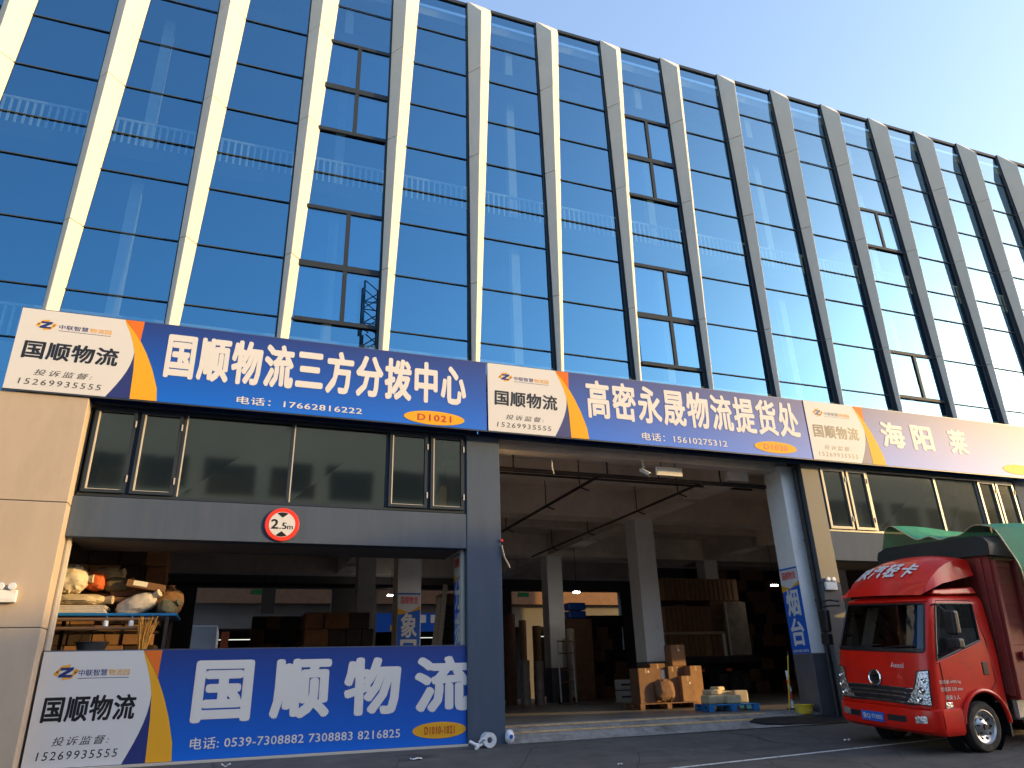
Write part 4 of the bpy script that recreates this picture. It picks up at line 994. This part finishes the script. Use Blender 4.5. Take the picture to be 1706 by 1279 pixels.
m = MB()
for i, z in enumerate(lin(FZ + 0.03, 1.05, 6)[:-1]): m.lathe([(0.04, z), (0.04, z + 0.202)], (12.40, 1.06, 0), n=14, mi=i % 2)
m.lathe([(0.04, 1.05), (0.0, 1.08)], (12.40, 1.06, 0), n=14); m.build('post', [MT['paper'], MT['signred']], S, smooth=True)
m = MB(); m.lathe([(0, FZ), (0.14, FZ), (0.14, FZ + 0.03), (0.04, FZ + 0.035)], (12.40, 1.06, 0), n=20); m.build('foot', MT['black'], S)
S = thing('yellow_pole', 'thin yellow pole leaning against the edge of the poster column', 'pole', (12.4, 1.0, FZ))
m = MB(); m.tube([(12.27, 1.03, FZ + 0.001), (12.47, 1.02, 1.44)], 0.016); m.build('shaft', MT['yellow'], S, smooth=True)
m = MB(); m.tube([(12.47, 1.02, 1.44), (12.482, 1.02, 1.53)], 0.02); m.build('grip', MT['black'], S)
S = thing('tie_strap', 'short pale strap hanging from the right edge of the grey pillar', 'strap', (4.95, -0.02, 3.5))
m = MB(); m.tube([(4.93, -0.02, 3.62), (4.95, -0.03, 3.50), (4.98, -0.03, 3.38), (5.06, -0.02, 3.25), (5.09, -0.02, 3.18)], 0.018, n=6); m.build('strap', MT['tape'], S, smooth=True)
m = MB(); m.lathe([(0, -0.02), (0.03, -0.02), (0.03, 0.02), (0, 0.02)], (4.935, -0.02, 3.72), 'Y', 12); m.build('clip', MT['signred'], S)
S = thing('pull_cord', 'short white cord hanging below the header at the left of the open bay', 'cord', (6.35, 0.4, 5.9))
m = MB(); m.tube([(6.33, 0.43, 5.66), (6.34, 0.42, 5.4)], 0.014); m.build('cord', MT['white'], S)
m = MB(); m.tube([(6.34, 0.42, 5.4), (6.345, 0.42, 5.32)], 0.03); m.build('weight', MT['black'], S)

# ------------------------------------------------------------------ the red truck (local frame: x forward, y to its left, z up)
hx = Vector((-0.99963552, -0.02692111, -0.00201908)); ly = Vector((0.02699672, -0.99683585, -0.07476269)); ez_ = Vector((0, -0.07478995, 0.99719931))
TM = Matrix.Identity(4)
for i in range(3):
    TM[i][0] = hx[i]; TM[i][1] = ly[i]; TM[i][2] = ez_[i]
TM[0][3], TM[1][3], TM[2][3] = 12.22746335, -2.87722743, -0.21579206
TK = thing('truck', 'red light truck with wind deflector and green netting, parked along the front at right', 'truck', matrix=TM, local=True)
fT = [(0.3, 1.21), (0.72, 1.215), (1.0, 1.205), (1.62, 1.13), (2.45, 0.84), (2.51, 0.79), (2.57, 0.62)]
wT = [(0.3, 1.01), (0.72, 1.035), (1.6, 1.025), (2.42, 0.945), (2.51, 0.915), (2.57, 0.85)]
fz = lambda z: interp(fT, z); wz = lambda z: interp(wT, z)
CD = 0.17
def front_u(v, z):
    q = min(1.0, abs(v) / wz(z)); return fz(z) - 0.05 * q * q - CD * (1 - max(0.0, 1 - q ** 6) ** (1 / 3.0))
def fs(v, z, off=0.0): return (front_u(v, z) + off, v, z)
def zb_side(u): return interp([(-0.62, 1.80), (-0.27, 1.79), (0.91, 1.47)], u)
# perimeter columns: ('s', side, frac) or ('f', ratio)
sf = [0.0, 0.08, 0.235, 0.34, 0.5, 0.66, 0.82, 0.965]
fr_ = [1.0, 0.985, 0.955, 0.92, 0.8, 0.6, 0.4, 0.2, 0.0]
colsP = [('s', 1, a) for a in sf] + [('f', a) for a in fr_] + [('f', -a) for a in fr_[-2::-1]] + [('s', -1, a) for a in sf[::-1]]
UB = -0.62
def cabpt(c, r):
    """r: row number 0..10"""
    def place(u, front, v=None):
        z0 = 0.72 if front else (max(0.47, 0.42 + math.sqrt(max(0, 0.56 ** 2 - (u + 0.04) ** 2))) if u < 0.52 else 0.47)
        zbelt = 1.635 if front else zb_side(u)
        zs = {0: z0, 1: max(z0 + 0.02, 0.80), 2: max(z0 + 0.05, 1.04), 3: 1.25, 4: 0.5 * (1.25 + zbelt), 5: zbelt}
        if r <= 5: return zs[r]
        return zbelt + (2.42 - zbelt) * (r - 5) / 3.0 if r <= 8 else {9: 2.51, 10: 2.57}[r]
    if c[0] == 's':
        z = 1.5
        for _ in range(4):
            ue = fz(z) - 0.05 - CD
            u = UB + (ue - UB) * c[2] if c[2] < 0.5 else UB + (ue - UB) * c[2]
            z = place(u, False)
        return (u, c[1] * wz(z), z)
    q = c[1]
    zf = place(1.0, True); zs_ = place(fz(1.4) - 0.05 - CD, False)
    t = min(1.0, max(0.0, (1.0 - abs(q)) / 0.08)); t = t * t * (3 - 2 * t)
    z = zs_ + (zf - zs_) * t
    v = q * wz(z)
    return fs(v, z)
nC = len(colsP)
def is_win(i, j):
    if not (5 <= j < 8): return None
    a, b = colsP[i], colsP[i + 1]
    if a[0] == 's' and b[0] == 's' and a[1] == b[1]:
        lo, hi = min(a[2], b[2]), max(a[2], b[2])
        if lo >= 0.23 and hi <= 0.966: return 'door_window'
    if a[0] == 'f' and b[0] == 'f' and max(abs(a[1]), abs(b[1])) <= 0.921: return 'windscreen'
    return None
m = MB()
m.grid(lambda i, r: cabpt(colsP[i], r), list(range(nC)), list(range(11)), skip=lambda i, j: is_win(i, j) is not None)
# roof cap and back
top = [cabpt(c, 10) for c in colsP]
nb = len(m.v); m._a(top, [tuple(range(nC))])
m._a([(UB, 1.0, 0.9), (UB, -1.0, 0.9), (UB, -0.85, 2.57), (UB, 0.85, 2.57)], [(0, 1, 2, 3)])
cab = m.build('cab', MT['red'], TK, smooth=True)
# glass
for side_, nm in ((None, 'windscreen'), (1, 'door_window'), (-1, 'door_window')):
    m = MB()
    for i in range(nC - 1):
        for j in range(5, 8):
            if is_win(i, j) == nm and (side_ is None or colsP[i][1] == side_):
                q = [Vector(cabpt(colsP[a], b)) for a, b in ((i, j), (i + 1, j), (i + 1, j + 1), (i, j + 1))]
                d = Vector((-0.012, 0, 0)) if side_ is None else Vector((0, -0.012 * side_, 0))
                m._a([p + d for p in q], [(0, 1, 2, 3)])
    gw = m.build(nm, MT['truckglass'], TK)
    # rubber seal round the opening
    ii = [i for i in range(nC - 1) if is_win(i, 6) == nm and (side_ is None or colsP[i][1] == side_)]
    i0, i1 = ii[0], ii[-1] + 1
    loop = [cabpt(colsP[i], 5) for i in range(i0, i1 + 1)] + [cabpt(colsP[i1], r) for r in (6, 7)] + [cabpt(colsP[i], 8) for i in range(i1, i0 - 1, -1)] + [cabpt(colsP[i0], r) for r in (7, 6, 5)]
    m = MB(); m.tube(loop, 0.019, n=6, cap=False); m.build('seal', MT['black'], gw, smooth=True)
# black cowl below the windscreen, wipers
m = MB(); m.grid(lambda v, t: fs(v, 1.60 + 0.07 * t, 0.006 + 0.012 * math.sin(math.pi * t)), lin(-0.93, 0.93, 25), lin(0, 1, 4)); m.build('cowl', MT['black'], TK, smooth=True)
for v0, v1 in ((-0.55, 0.12), (0.15, 0.8)):
    m = MB(); m.tube([fs(v0, 1.66, 0.02), fs((v0 + v1) / 2, 1.70, 0.03), fs(v1, 1.72, 0.03)], 0.012, n=6); m.build('wiper', MT['black'], TK)
# interior
m = MB()
m.box(0.55, 0.90, -0.9, 0.9, 1.15, 1.55); m.box(-0.58, 0.55, -0.92, 0.92, 0.95, 1.12); m.build('dashboard', MT['black'], TK, bevel=0.03)
for v in (0.48, -0.48):
    m = MB(); m.box(-0.45, 0.1, v - 0.26, v + 0.26, 1.125, 1.33); m.obox((-0.42, v, 1.75), 0.14, 0.5, 0.85, 0, -0.15); m.box(-0.53, -0.42, v - 0.14, v + 0.14, 2.16, 2.36); m.build('seat', MT['seat'], TK, bevel=0.04)
m = MB()
c0 = Vector((0.36, 0.48, 1.62)); ring = []
for i in range(25):
    a = 2 * math.pi * i / 24; ring.append(c0 + Vector((-0.10 * math.sin(a), 0.2 * math.cos(a), 0.17 * math.sin(a))))
m.tube(ring, 0.014, n=6); m.tube([c0, (0.55, 0.48, 1.45)], 0.03); m.tube([ring[0], ring[12]], 0.012); m.build('steering_wheel', MT['black'], TK, smooth=True)
for sgn, (ua, ub) in ((1, (0.30, 0.60)), (-1, (0.30, 0.60))):
    m = MB()
    m.grid(lambda a, b: (0.60 - 0.05 * a + 0.012 * math.sin(9 * a) - 0.30 * (b - 0.0), sgn * (0.86 - 0.04 * b - 0.24 * a + 0.012 * math.sin(14 * a)), 1.62 + 0.76 * b), lin(0, 1, 14), lin(0, 1, 5)); m.build('curtain', MT['drape'], TK, smooth=True)
m = MB(); m.box(-0.57, -0.55, -0.85, 0.85, 1.2, 2.45); m.build('rear_trim', MT['seat'], TK)
# door outlines, handle, lettering
for sgn in (1, -1):
    pth = []
    off = 0.004
    P2 = lambda u, z: (u, sgn * (wz(z) + off), z)
    outline = [(0.80, 0.52), (0.82, 1.1), (0.83, 1.45), (0.55, 2.47), (-0.30, 2.48), (-0.42, 1.8), (-0.45, 1.10), (-0.30, 0.98)] 
    m = MB(); m.tube([P2(u, z) for u, z in outline], 0.007, n=5); m.build('door_seam', MT['pipe'], TK)
    m = MB(); m.tube([(0.90 - 0.018 * 0, sgn * (wz(1.45) + 0.0), 1.44), (0.3, sgn * (wz(1.6) + 0.012), 1.605), (-0.27, sgn * (wz(1.75) + 0.012), 1.765)], 0.014, n=6); m.build('belt_line', MT['red'], TK, smooth=True)
    m = MB(); m.box(-0.32, -0.19, sgn * (wz(1.33) - 0.01), sgn * (wz(1.33) + 0.012), 1.22, 1.44) if sgn > 0 else m.box(-0.32, -0.19, -(wz(1.33) + 0.012), -(wz(1.33) - 0.01), 1.22, 1.44)
    hd = m.build('door_handle', MT['black'], TK, bevel=0.01)
    # arch lip and step
    arc = [(-0.04 + 0.56 * math.cos(a), sgn * (wz(0.9) + 0.015), 0.42 + 0.56 * math.sin(a)) for a in lin(0.10, math.pi - 0.05, 22)]
    m = MB(); m.tube(arc, 0.035, n=8); m.build('arch_lip', MT['red'], TK, smooth=True)
    m = MB(); m.box(0.50, 0.98, min(sgn * 0.86, sgn * 1.0), max(sgn * 0.86, sgn * 1.0), 0.42, 0.50); m.build('step', MT['black'], TK, bevel=0.015)
    m = MB(); a_, b_ = sorted((sgn * 0.62, sgn * 0.92)); m.lathe([(0.56, a_), (0.56, b_)], (-0.04, 0, 0.42), 'Y', 30); m.build('wheel_housing', MT['black'], TK)
    m = MB(); m.box(0.70, 0.86, min(sgn * 1.02, sgn * (wz(0.77) + 0.012)), max(sgn * 1.02, sgn * (wz(0.77) + 0.012)), 0.72, 0.82); m.build('side_lamp', MT['lamp'], TK, bevel=0.01)
m = MB()
for s_, z0_, z1_, ua, ub in (('总质量 4495 kg', 1.10, 1.17, 0.93, 0.42), ('栏板高 550 mm', 0.99, 1.06, 0.92, 0.40), ('限乘 2 人', 0.855, 0.93, 0.83, 0.50)):
    text_on(m, s_, lambda a, b: (ua + (ub - ua) * a, wz(1.0) + 0.006, z0_ + (z1_ - z0_) * b), 0.014)
m.build('door_lettering', MT['txtwhite'], TK)
# front details
m = MB(); m.grid(lambda v, t: fs(v * (0.70 + 0.04 * t), 0.77 + 0.27 * t - 0.02 * (v * v), 0.008), lin(-1, 1, 21), lin(0, 1, 6)); gr = m.build('grille', MT['black'], TK, smooth=True)
for z, hw2, r_ in ((1.03, 0.72, 0.012), (0.955, 0.70, 0.016), (0.885, 0.68, 0.016), (0.80, 0.62, 0.012)):
    m = MB(); m.tube([fs(v, z - 0.02 * v * v, 0.02) for v in lin(-hw2, hw2, 17)], r_, n=6); m.build('grille_bar', MT['chrome'], gr, smooth=True)
m = MB(); cz, cr = 1.16, 0.125
ring = [Vector(fs(-0.04 + cr * math.cos(a), cz + cr * math.sin(a), 0.03)) for a in lin(0, 2 * math.pi, 33)]
m.tube(ring, 0.017, n=8); eb = m.build('emblem', MT['chrome'], TK, smooth=True)
m = MB(); m._a([tuple(p - Vector((0.012, 0, 0))) for p in ring[:-1]], [tuple(range(32))]); m.build('emblem_disc', MT['black'], eb)
m = MB()
for sg in (1, -1):
    pts = [(-0.8, 0.05), (-0.2, 0.35), (0.75, 0.35), (0.3, 0.1), (-0.2, 0.08)]
    m._a([fs(-0.04 + sg * a * cr * 0.9, cz + sg * b * cr, 0.022) for a, b in pts], [(0, 1, 2, 3, 4)])
m.build('emblem_mark', MT['chrome'], eb)
m = MB(); text_on(m, 'Axxel', lambda a, b: fs(0.30 + 0.26 * a, 1.345 + 0.085 * b, 0.006), 0.0); m.build('badge_lettering', MT['txtwhite'], TK)
for sgn in (1, -1):
    cs = [(0.55, 0.79), (0.985, 0.775), (0.985, 1.33), (0.80, 1.30)]
    def hl(a, b, off):
        v = (cs[0][0] * (1 - a) + cs[1][0] * a) * (1 - b) + (cs[3][0] * (1 - a) + cs[2][0] * a) * b - 0.06 * math.sin(math.pi * b) * (1 - a) * -1
        z = (cs[0][1] * (1 - a) + cs[1][1] * a) * (1 - b) + (cs[3][1] * (1 - a) + cs[2][1] * a) * b
        v = min(v, wz(z) * 0.995)
        return fs(sgn * v, z, off)
    m = MB(); m.grid(lambda a, b: hl(a, b, 0.014 + 0.012 * math.sin(math.pi * a) * math.sin(math.pi * b)), lin(0, 1, 9), lin(0, 1, 10)); h = m.build('headlight', MT['lamp'], TK, smooth=True)
    m = MB(); m.tube([hl(a, 0, 0.02) for a in lin(0, 1, 6)] + [hl(1, b, 0.02) for b in lin(0.1, 1, 8)] + [hl(a, 1, 0.02) for a in lin(0.9, 0, 4)] + [hl(0, b, 0.02) for b in lin(0.9, 0, 8)], 0.009, n=5); m.build('bezel', MT['black'], h, smooth=True)
    for a, b, rr in ((0.55, 0.16, 0.05), (0.6, 0.42, 0.055), (0.62, 0.70, 0.04)):
        c_ = Vector(hl(a, b, 0.034)); m = MB(); m.lathe([(rr, -0.006), (rr * 0.9, 0.004), (rr * 0.55, -0.004), (0, 0.006)], c_, 'X', 18); m.build('reflector', MT['chrome'], h, smooth=True)
# bumper wraps round the front
def bump(v, z, off): 
    q = min(1.0, abs(v) / 1.06); return (1.235 - 0.05 * q * q - 0.2 * (1 - max(0, 1 - q ** 6) ** (1 / 3.0)) + off - 0.05 * max(0, (0.42 - z) / 0.1) ** 2, v, z)
zrow = [0.30, 0.36, 0.44, 0.60, 0.69, 0.72]; offr = [-0.06, 0.0, 0.012, 0.012, 0.0, -0.05]
m = MB()
vv_ = [-1.06, -1.05, -1.0, -0.93] + lin(-0.8, 0.8, 17) + [0.93, 1.0, 1.05, 1.06]
m.grid(lambda v, k: bump(v, zrow[k], offr[k]), vv_, list(range(6)))
for sgn in (1, -1):
    m.grid(lambda u, k: (u, sgn * (1.06 + offr[k] * 0.6), zrow[k]), lin(0.53, bump(1.06, 0.5, 0)[0], 5), list(range(6)))
    m._a([(0.53, sgn * (1.06 + offr[k] * 0.6), zrow[k]) for k in range(6)] + [(0.53, sgn * 0.85, 0.30), (0.53, sgn * 0.85, 0.72)], [(0, 1, 2, 3, 4, 5, 7, 6)])
bp = m.build('bumper', MT['red'], TK, smooth=True)
for va, vb in ((-0.80, -0.46), (0.14, 0.53)):
    m = MB(); m.grid(lambda v, t: bump(v, 0.475 + 0.10 * t, 0.018), lin(va, vb, 8), [0, 1]); m.build('vent', MT['black'], bp)
m = MB(); 
q = [bump(v, z, 0.022) for v, z in ((-0.42, 0.43), (0.08, 0.43), (0.08, 0.585), (-0.42, 0.585))]
pb = [(p[0] + 0.01, p[1], p[2]) for p in q]
m._a([*q, *pb], [(0, 1, 2, 3), (4, 5, 6, 7), (0, 1, 5, 4), (1, 2, 6, 5), (2, 3, 7, 6), (3, 0, 4, 7)]); pl = m.build('number_plate', MT['plateblue'], TK)
m = MB(); text_on(m, '鲁Q·71005', lambda a, b: (bump(-0.39 + 0.44 * a, 0.46, 0.0345)[0], -0.39 + 0.44 * a, 0.455 + 0.105 * b), 0.012); m.build('plate_number', MT['txtwhite'], pl)
for sgn in (1, -1):
    m = MB(); m.grid(lambda a, b: bump(sgn * (0.70 + 0.2 * a), 0.48 + 0.11 * b + 0.02 * a, 0.02), lin(0, 1, 6), [0, 1]); m.build('fog_lamp', MT['lamp'], bp)
# drip rail above the windscreen and red roof trim
m = MB(); m.tube([fs(v, 2.47, 0.012) for v in lin(-0.90, 0.90, 21)], 0.022, n=8); m.build('roof_trim', MT['red'], TK, smooth=True)
# wind deflector
ztop = lambda u: interp([(-0.58, 3.33), (-0.3, 3.33), (0.0, 3.28), (0.3, 3.15), (0.55, 2.97), (0.75, 2.76), (0.88, 2.58)], u)
wtop = lambda u: interp([(-0.58, 0.84), (0.2, 0.86), (0.6, 0.88), (0.88, 0.86)], u)
zlow = lambda u: interp([(-0.58, 2.93), (0.3, 2.77), (0.7, 2.64), (0.88, 2.56)], u)
us = [-0.58, -0.45, -0.3, -0.1, 0.1, 0.3, 0.45, 0.6, 0.75, 0.83, 0.88]
prof = []
def defl(u, k):
    zt_, wt = ztop(u), wtop(u); bow = 0.12 * min(1, (0.95 - u) / 0.6)
    s_ = [(-1.0, 'l'), (-1, 't')] 
    if k == 0: return (u, -(wt + 0.07), zlow(u))
    if k == 14: return (u, (wt + 0.07), zlow(u))
    v = -wt + 2 * wt * (k - 1) / 12.0
    uu = u - 0.10 * (v / wt) ** 2 * max(0, (u + 0.2)) 
    return (uu, v, zt_ - bow * abs(v / wt) ** 2.5)
m = MB(); m.grid(defl, us, list(range(1, 14)))
for ks_ in ((0, 1), (13, 14)): m.grid(lambda u, k: defl(u, k), us, list(ks_))
m._a([defl(-0.58, k) for k in range(15)], [tuple(range(15))])
df = m.build('wind_deflector', MT['red'], TK, smooth=True)
m = MB()
def dtext(a, b):
    v = -0.80 + 1.36 * a; u = 0.62 - 0.34 * b
    return (u - 0.10 * (v / wtop(u)) ** 2 * max(0, (u + 0.2)) + 0.012, v, ztop(u) - 0.12 * min(1, (0.95 - u) / 0.6) * abs(v / wtop(u)) ** 2.5 + 0.016)
text_on(m, '陕汽轻卡', dtext, 0.035, 1.25, 0.25); m.build('deflector_lettering', MT['txtwhite'], df)
for sgn in (1, -1):
    m = MB()
    pts = [(0.60, 2.585), (0.52, 2.66), (-0.50, 2.72), (-0.55, 2.60), (0.3, 2.575)]
    ya, yb_ = sgn * 0.80, sgn * 0.935
    m._a([(u, ya, z) for u, z in pts] + [(u, yb_ - sgn * 0.25 * (z - 2.57), z) for u, z in pts], [tuple(range(5)), tuple(range(9, 4, -1))] + [(i, (i + 1) % 5, (i + 1) % 5 + 5, i + 5) for i in range(5)])
    m.build('side_fairing', MT['red'], TK, bevel=0.02)
# mirrors
for sgn in (1, -1):
    m = MB()
    if sgn < 0:
        m.tube([(0.98, -0.86, 2.50), (1.05, -1.05, 2.53), (1.0, -1.32, 2.50), (0.97, -1.37, 2.36)], 0.018, n=7)
        m.tube([(0.98, -0.86, 2.42), (1.06, -1.05, 2.42), (1.0, -1.28, 2.40)], 0.018, n=7); m.build('mirror_arm', MT['black'], TK, smooth=True)
        m = MB(); m.box(0.86, 0.98, -1.47, -1.25, 1.92, 2.36); mm_ = m.build('mirror', MT['black'], TK, bevel=0.035, seg=3)
        m = MB(); m.box(0.856, 0.861, -1.44, -1.28, 1.96, 2.32); m.build('mirror_glass', MT['mirrorg'], mm_)
        m = MB(); m.box(0.86, 0.98, -1.47, -1.27, 1.68, 1.88); m.tube([(0.92, -1.36, 1.93), (0.92, -1.36, 1.86)], 0.02); m.build('mirror', MT['black'], TK, bevel=0.03, seg=3)
    else:
        m.tube([(0.80, 0.99, 1.55), (0.83, 1.20, 1.62), (0.82, 1.30, 1.80), (0.80, 1.32, 2.0)], 0.018, n=7)
        m.tube([(0.66, 0.93, 2.40), (0.80, 1.15, 2.40), (0.80, 1.30, 2.28)], 0.016, n=7); m.build('mirror_arm', MT['black'], TK, smooth=True)
        m = MB(); m.box(0.70, 0.84, 1.24, 1.46, 1.90, 2.30); mm_ = m.build('mirror', MT['black'], TK, bevel=0.04, seg=3)
        m = MB(); m.box(0.695, 0.701, 1.27, 1.43, 1.94, 2.26); m.build('mirror_glass', MT['mirrorg'], mm_)
        m = MB(); m.box(0.70, 0.86, 1.24, 1.48, 1.68, 1.85); m.build('mirror', MT['black'], TK, bevel=0.035, seg=3)
# wheels
def wheel(u, v, sgn):
    m = MB()
    W_ = 0.115
    prof = [(0.27, -W_), (0.33, -W_ - 0.012), (0.375, -W_), (0.396, -W_ + 0.03), (0.40, 0.0), (0.396, W_ - 0.03), (0.375, W_), (0.33, W_ + 0.012), (0.27, W_)]
    m.lathe(prof, (u, v, 0.40), 'Y', 40)
    for z in (-0.06, 0.0, 0.06): m.lathe([(0.401, z - 0.012), (0.392, z - 0.01), (0.392, z + 0.01), (0.401, z + 0.012)], (u, v, 0.40), 'Y', 40)
    t = m.build('tyre', MT['rubber'], None, smooth=True)
    s = sgn
    m = MB()
    m.lathe([(0.275, s * W_ * 0.98), (0.262, s * W_ * 1.0), (0.245, s * W_ * 0.75), (0.20, s * W_ * 0.6), (0.15, s * W_ * 0.35), (0.12, s * W_ * 0.7), (0.06, s * W_ * 0.95), (0.0, s * W_ * 0.95)], (u, v, 0.40), 'Y', 40)
    rim = m.build('rim', MT['steel'], None, smooth=True)
    m = MB()
    for i in range(10):
        a = 2 * math.pi * i / 10
        m.lathe([(0.0, s * (W_ * 0.62 + 0.004)), (0.024, s * (W_ * 0.62 + 0.004)), (0.026, s * W_ * 0.45)], (u + 0.195 * math.cos(a), v, 0.40 + 0.195 * math.sin(a)), 'Y', 12)
    holes = m.build('vent_holes', MT['black'], None)
    m = MB()
    for i in range(6):
        a = 2 * math.pi * i / 6 + 0.2
        m.lathe([(0.014, s * W_ * 0.5), (0.014, s * W_ * 0.95), (0, s * W_ * 0.95)], (u + 0.125 * math.cos(a), v, 0.40 + 0.125 * math.sin(a)), 'Y', 6)
    m.lathe([(0.05, s * W_ * 0.9), (0.045, s * W_ * 1.2), (0, s * W_ * 1.2)], (u, v, 0.40), 'Y', 16)
    nuts = m.build('wheel_nuts', MT['pipe'], None)
    return t, rim, holes, nuts
def axle(u, v, sgn):
    t, rim, holes, nuts = wheel(u, v, sgn)
    wn = bpy.data.objects.new('wheel', t.data); COL.objects.link(wn); wn.parent = TK; bpy.data.objects.remove(t)
    for o_ in (rim, holes, nuts): o_.parent = wn
for u, v, s in ((0, 0.90, 1), (0, -0.90, -1), (-3.4, 0.90, 1), (-3.4, -0.90, -1), (-3.4, 0.64, 1), (-3.4, -0.64, -1)): axle(u, v, s)
# chassis
m = MB()
m.box(-5.6, 1.0, -0.42, -0.30, 0.55, 0.80); m.box(-5.6, 1.0, 0.30, 0.42, 0.55, 0.80); m.box(-0.06, 0.06, -0.88, 0.88, 0.34, 0.46); m.box(-3.46, -3.34, -0.88, 0.88, 0.34, 0.46)
m.box(-0.7, 1.05, -0.85, 0.85, 0.62, 0.78)
m.build('chassis', MT['black'], TK)
for sgn in (1, -1):
    m = MB(); a_, b_ = sorted((sgn * 0.55, sgn * 1.0)); m.box(-0.68, -0.64, a_, b_, 0.22, 0.75); m.build('mudflap', MT['black'], TK)
m = MB(); m.box(-1.9, -0.95, 0.45, 0.95, 0.45, 0.85); m.build('fuel_tank', MT['steel'], TK, bevel=0.05)
# cargo body: red ribbed front wall, side gates, dark cover over the top
m = MB(); m.box(-0.80, -0.74, -1.14, 1.14, 0.86, 3.28)
for v in (-0.95, -0.6, -0.2, 0.2, 0.6, 0.95): m.box(-0.742, -0.705, v - 0.06, v + 0.06, 0.9, 3.24)
m.build('cargo_front_wall', MT['redbox'], TK, bevel=0.008)
m = MB(); m.box(-5.6, -0.80, -1.14, 1.14, 0.80, 0.90); m.box(-5.6, -5.54, -1.13, 1.13, 0.90, 3.2); m.build('cargo_floor', MT['redbox'], TK)
for sgn in (1, -1):
    m = MB()
    a_, b_ = sorted((sgn * 1.10, sgn * 1.15))
    m.box(-5.55, -0.80, a_, b_, 0.905, 1.50)
    m.box(-5.55, -0.80, a_ + 0.012, b_ - 0.012, 1.505, 3.2)
    for z in (1.75, 2.1, 2.45, 2.8, 3.1): m.box(-5.55, -0.80, a_ + 0.004, b_ - 0.004, z - 0.04, z + 0.04)
    for u in [-0.83 - 0.58 * i for i in range(9)]:
        a2, b2 = sorted((sgn * 1.12, sgn * 1.19)); m.box(u - 0.04, u + 0.04, a2, b2, 0.82, 3.2)
    for u in (-1.1, -2.2, -3.3, -4.4): m.box(u - 0.05, u + 0.05, *sorted((sgn * 1.15, sgn * 1.21)), 1.45, 1.6)
    m.build('side_gate', MT['redbox'], TK, bevel=0.006)
m = MB(); m.box(-5.5, -0.81, -1.05, 1.05, 0.905, 3.15); m.build('load', MT['tarpdark'], TK)
m = MB()
def cover(u, k):
    pr = [(-1.26, 3.27), (-1.27, 3.42), (-1.22, 3.52), (-1.0, 3.585), (-0.4, 3.60), (0.4, 3.62), (1.0, 3.66), (1.18, 3.62), (1.26, 3.50), (1.25, 3.27)]
    v, z = pr[k]; return (u, v, z + 0.02 * math.sin(3.1 * u + k))
m.grid(cover, [-0.66, -0.70] + lin(-0.9, -5.6, 14), list(range(10)))
m._a([cover(-0.66, k) for k in range(10)], [tuple(range(10))])
m.build('roof_cover', MT['tarpdark'], TK, smooth=True)
# green netting thrown over the load
NT = thing('netting', 'green netting draped over the load of the red truck', 'netting', matrix=TM.copy(), local=True)
rn = random.Random(11)
ph = [rn.uniform(0, 6.28) for _ in range(8)]
def net(a, b):
    """a along the truck 0..1, b across -1..1.35"""
    u = -0.9 - 4.9 * a
    wr = 0.05 * math.sin(9 * b + 5 * a + ph[0]) + 0.04 * math.sin(17 * b - 7 * a + ph[1]) + 0.05 * math.sin(13 * a + ph[2])
    if b < 1:
        v = 1.28 * b; z = 3.72 + 0.34 * math.exp(-((b + 0.78) / 0.30) ** 2) + 0.42 * math.exp(-((b - 0.78) / 0.22) ** 2) * (0.4 + 0.6 * a) + 0.6 * wr * (1 - 0.5 * abs(b))
        if b < -0.92: z -= (-(b + 0.92)) * 2.6
    else:
        t = (b - 1) / 0.9
        v = 1.28 + 0.10 * math.sin(t * 3.0) + 0.10 * t + 0.7 * wr * t; z = 3.72 - 0.15 * t - (1.5 - 0.2 * a) * t ** 1.1 + 0.1 * math.sin(6 * a + ph[4]) * t
        u = u - 0.35 * (1 - t) * 0 - 0.55 * t * (1 - a) * 1.0
    return (u, v, z)
m = MB(); m.grid(net, lin(0, 1, 40), lin(-1.1, 1.9, 60)); m.build('net', MT['net'], NT, smooth=True)
m = MB(); m.tube([net(0.002, b) for b in lin(-1.0, 1.8, 50)], 0.012, n=5); m.build('hem_rope', MT['tape'], NT)
